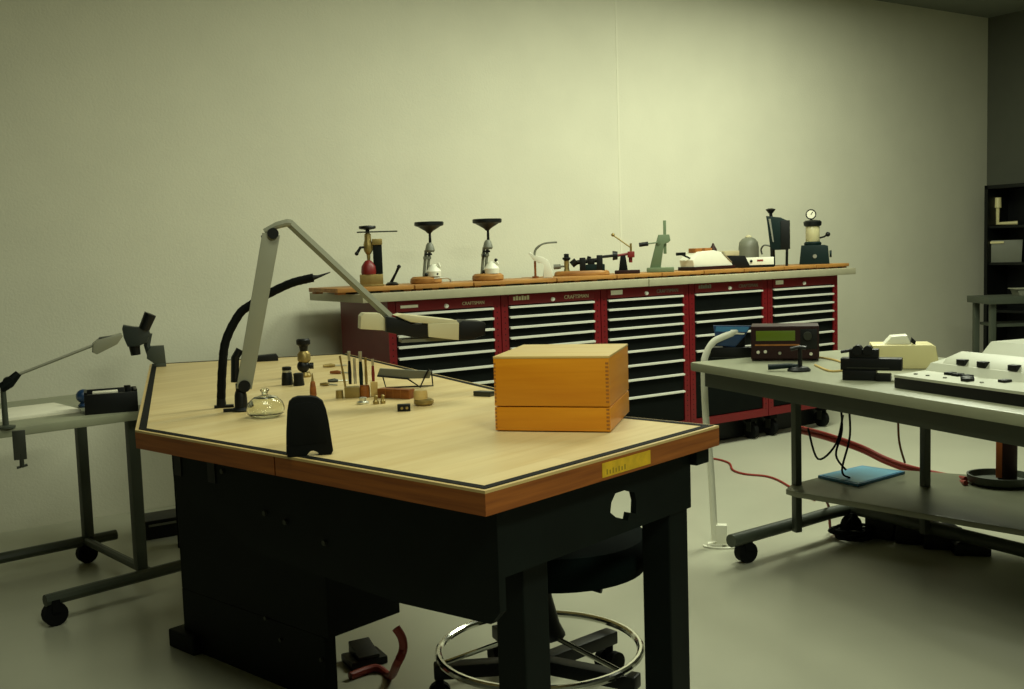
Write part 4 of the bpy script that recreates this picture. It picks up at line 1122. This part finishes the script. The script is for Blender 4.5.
for k_, (px, py, hx_, hy_, hz_, lab) in enumerate(fl):
    p = at(px, py, 0)
    t = thing('floor_device', lab, 'device', p + Vector((0, 0.05, 0)), ra + 0.6 + 0.1 * k_, 'black devices on the floor')
    g = G(); g.box(-hx_, hx_, -hy_, hy_, 0, hz_ * 0.8, 0.01); g.prism([(-hx_ * .9, hz_ * .78), (hx_ * .9, hz_ * .78), (hx_ * .5, hz_), (-hx_ * .6, hz_)], -hy_ * .8, hy_ * .8, bev=0.004); g.out('housing', M_black, t)
    g = G(); g.tube(smooth_path([(0, hy_ - 0.002, hz_ * .4), (0.02, hy_ + 0.03, 0.01), (-0.05, hy_ + 0.06, 0.008)]), 0.005, 6); g.out('cord', M_rubber, t)

# ---------------------------------------------------------------- far right corner
# dark rack on the right wall
RKS = S1 - 0.36
dd = ray(984, 250); tq = (RKS - CAM.dot(W)) / dd.dot(W); pr = CAM + dd * tq
n_far = pr.dot(N)
rack = thing('dark_rack', 'tall dark open rack against the right wall with pale fittings', 'rack', sn(RKS, n_far, 0), ANG)
rh = 1.27 + (235.5 - 186) * upx(pr)
rw = 0.95
g = G(); g.box(0.30, 0.34, -rw, 0, 0.0, rh); g.box(0, 0.34, -0.03, 0, 0, rh); g.box(0, 0.34, -rw, -rw + 0.03, 0, rh); g.box(0, 0.34, -rw, 0, rh - 0.03, rh); g.box(0, 0.34, -rw, 0, 0.05, 0.08); g.out('rack_case', M_black, rack, smooth=False)
for z in (0.62, 1.02, 1.33):
    g = G(); g.box(0.02, 0.30, -rw + 0.03, -0.03, z, z + 0.02); g.out('shelf', M_black, rack, smooth=False)
up_m = upx(pr)
def rz_(py): return 1.27 + (235.5 - py) * up_m
def rackitem(name, lab, cat, px, z):
    d = ray(px, 250); xs = RKS + 0.16
    t_ = (xs - CAM.dot(W)) / d.dot(W); q = CAM + d * t_; q.z = z
    return thing(name, lab, cat, q, face(q)), upx(q)
t, u = rackitem('ivory_pipe', 'ivory L-shaped pipe fitting on the upper shelf of the dark rack', 'fitting', 1004, 1.35)
g = G(u); g.tube([(-6, 0, 22), (-6, 0, 2.2), (12, 0, 2.2)], 2.2, 10); g.out('pipe', M_ivory, t)
g = G(u); g.cyl((-6, 0, 18), (-6, 0, 28), 3.6, 3.2, 14); g.out('socket', M_ivory, t)
t, u = rackitem('grey_bin', 'grey bin on the middle shelf of the dark rack', 'bin', 1006, 1.04)
g = G(u); g.prism([(-14, 0), (14, 0), (15, 22), (-15, 22)], -6, 8, bev=0.6); g.out('bin_body', M_grey, t)
g = G(u); g.box(-16, -2, -7.5, -6, 19, 21); g.out('bin_lip', M_ivory, t)
# far bench in the corner
dd = ray(968, 296); zt = 0.82
pt = at(968, 298, zt)
fb = thing('corner_side_table', 'small grey side table in the far right corner before the dark rack', 'table', Vector((pt.x + 0.13, pt.y, 0)), 0.0)
g = G(); g.box(0, 0.75, -0.05, 0.32, zt - 0.05, zt, 0.004); g.out('tabletop', M_frame, fb)
for x, y in ((0.05, 0.0), (0.70, 0.0), (0.05, 0.27), (0.70, 0.27)):
    g = G(); leg_rect(g, x, y, 0, zt - 0.05); g.out('leg', M_frame, fb)
g = G(); g.box(0.08, 0.67, 0.0, 0.27, 0.60, 0.62); g.out('under_shelf', M_frame, fb)
tb = thing('pale_tray', 'small pale tray on the far corner side table', 'tray', Vector((pt.x + 0.49, pt.y + 0.12, zt)), 0.0)
g = G(); g.prism([(-0.08, 0), (0.08, 0), (0.10, 0.05), (-0.10, 0.05)], -0.06, 0.06, bev=0.004); g.out('tray_body', M_grey, tb)
g = G(); g.box(-0.11, 0.11, -0.07, 0.07, 0.048, 0.055, 0.001); g.out('tray_rim', M_lampgrey, tb)
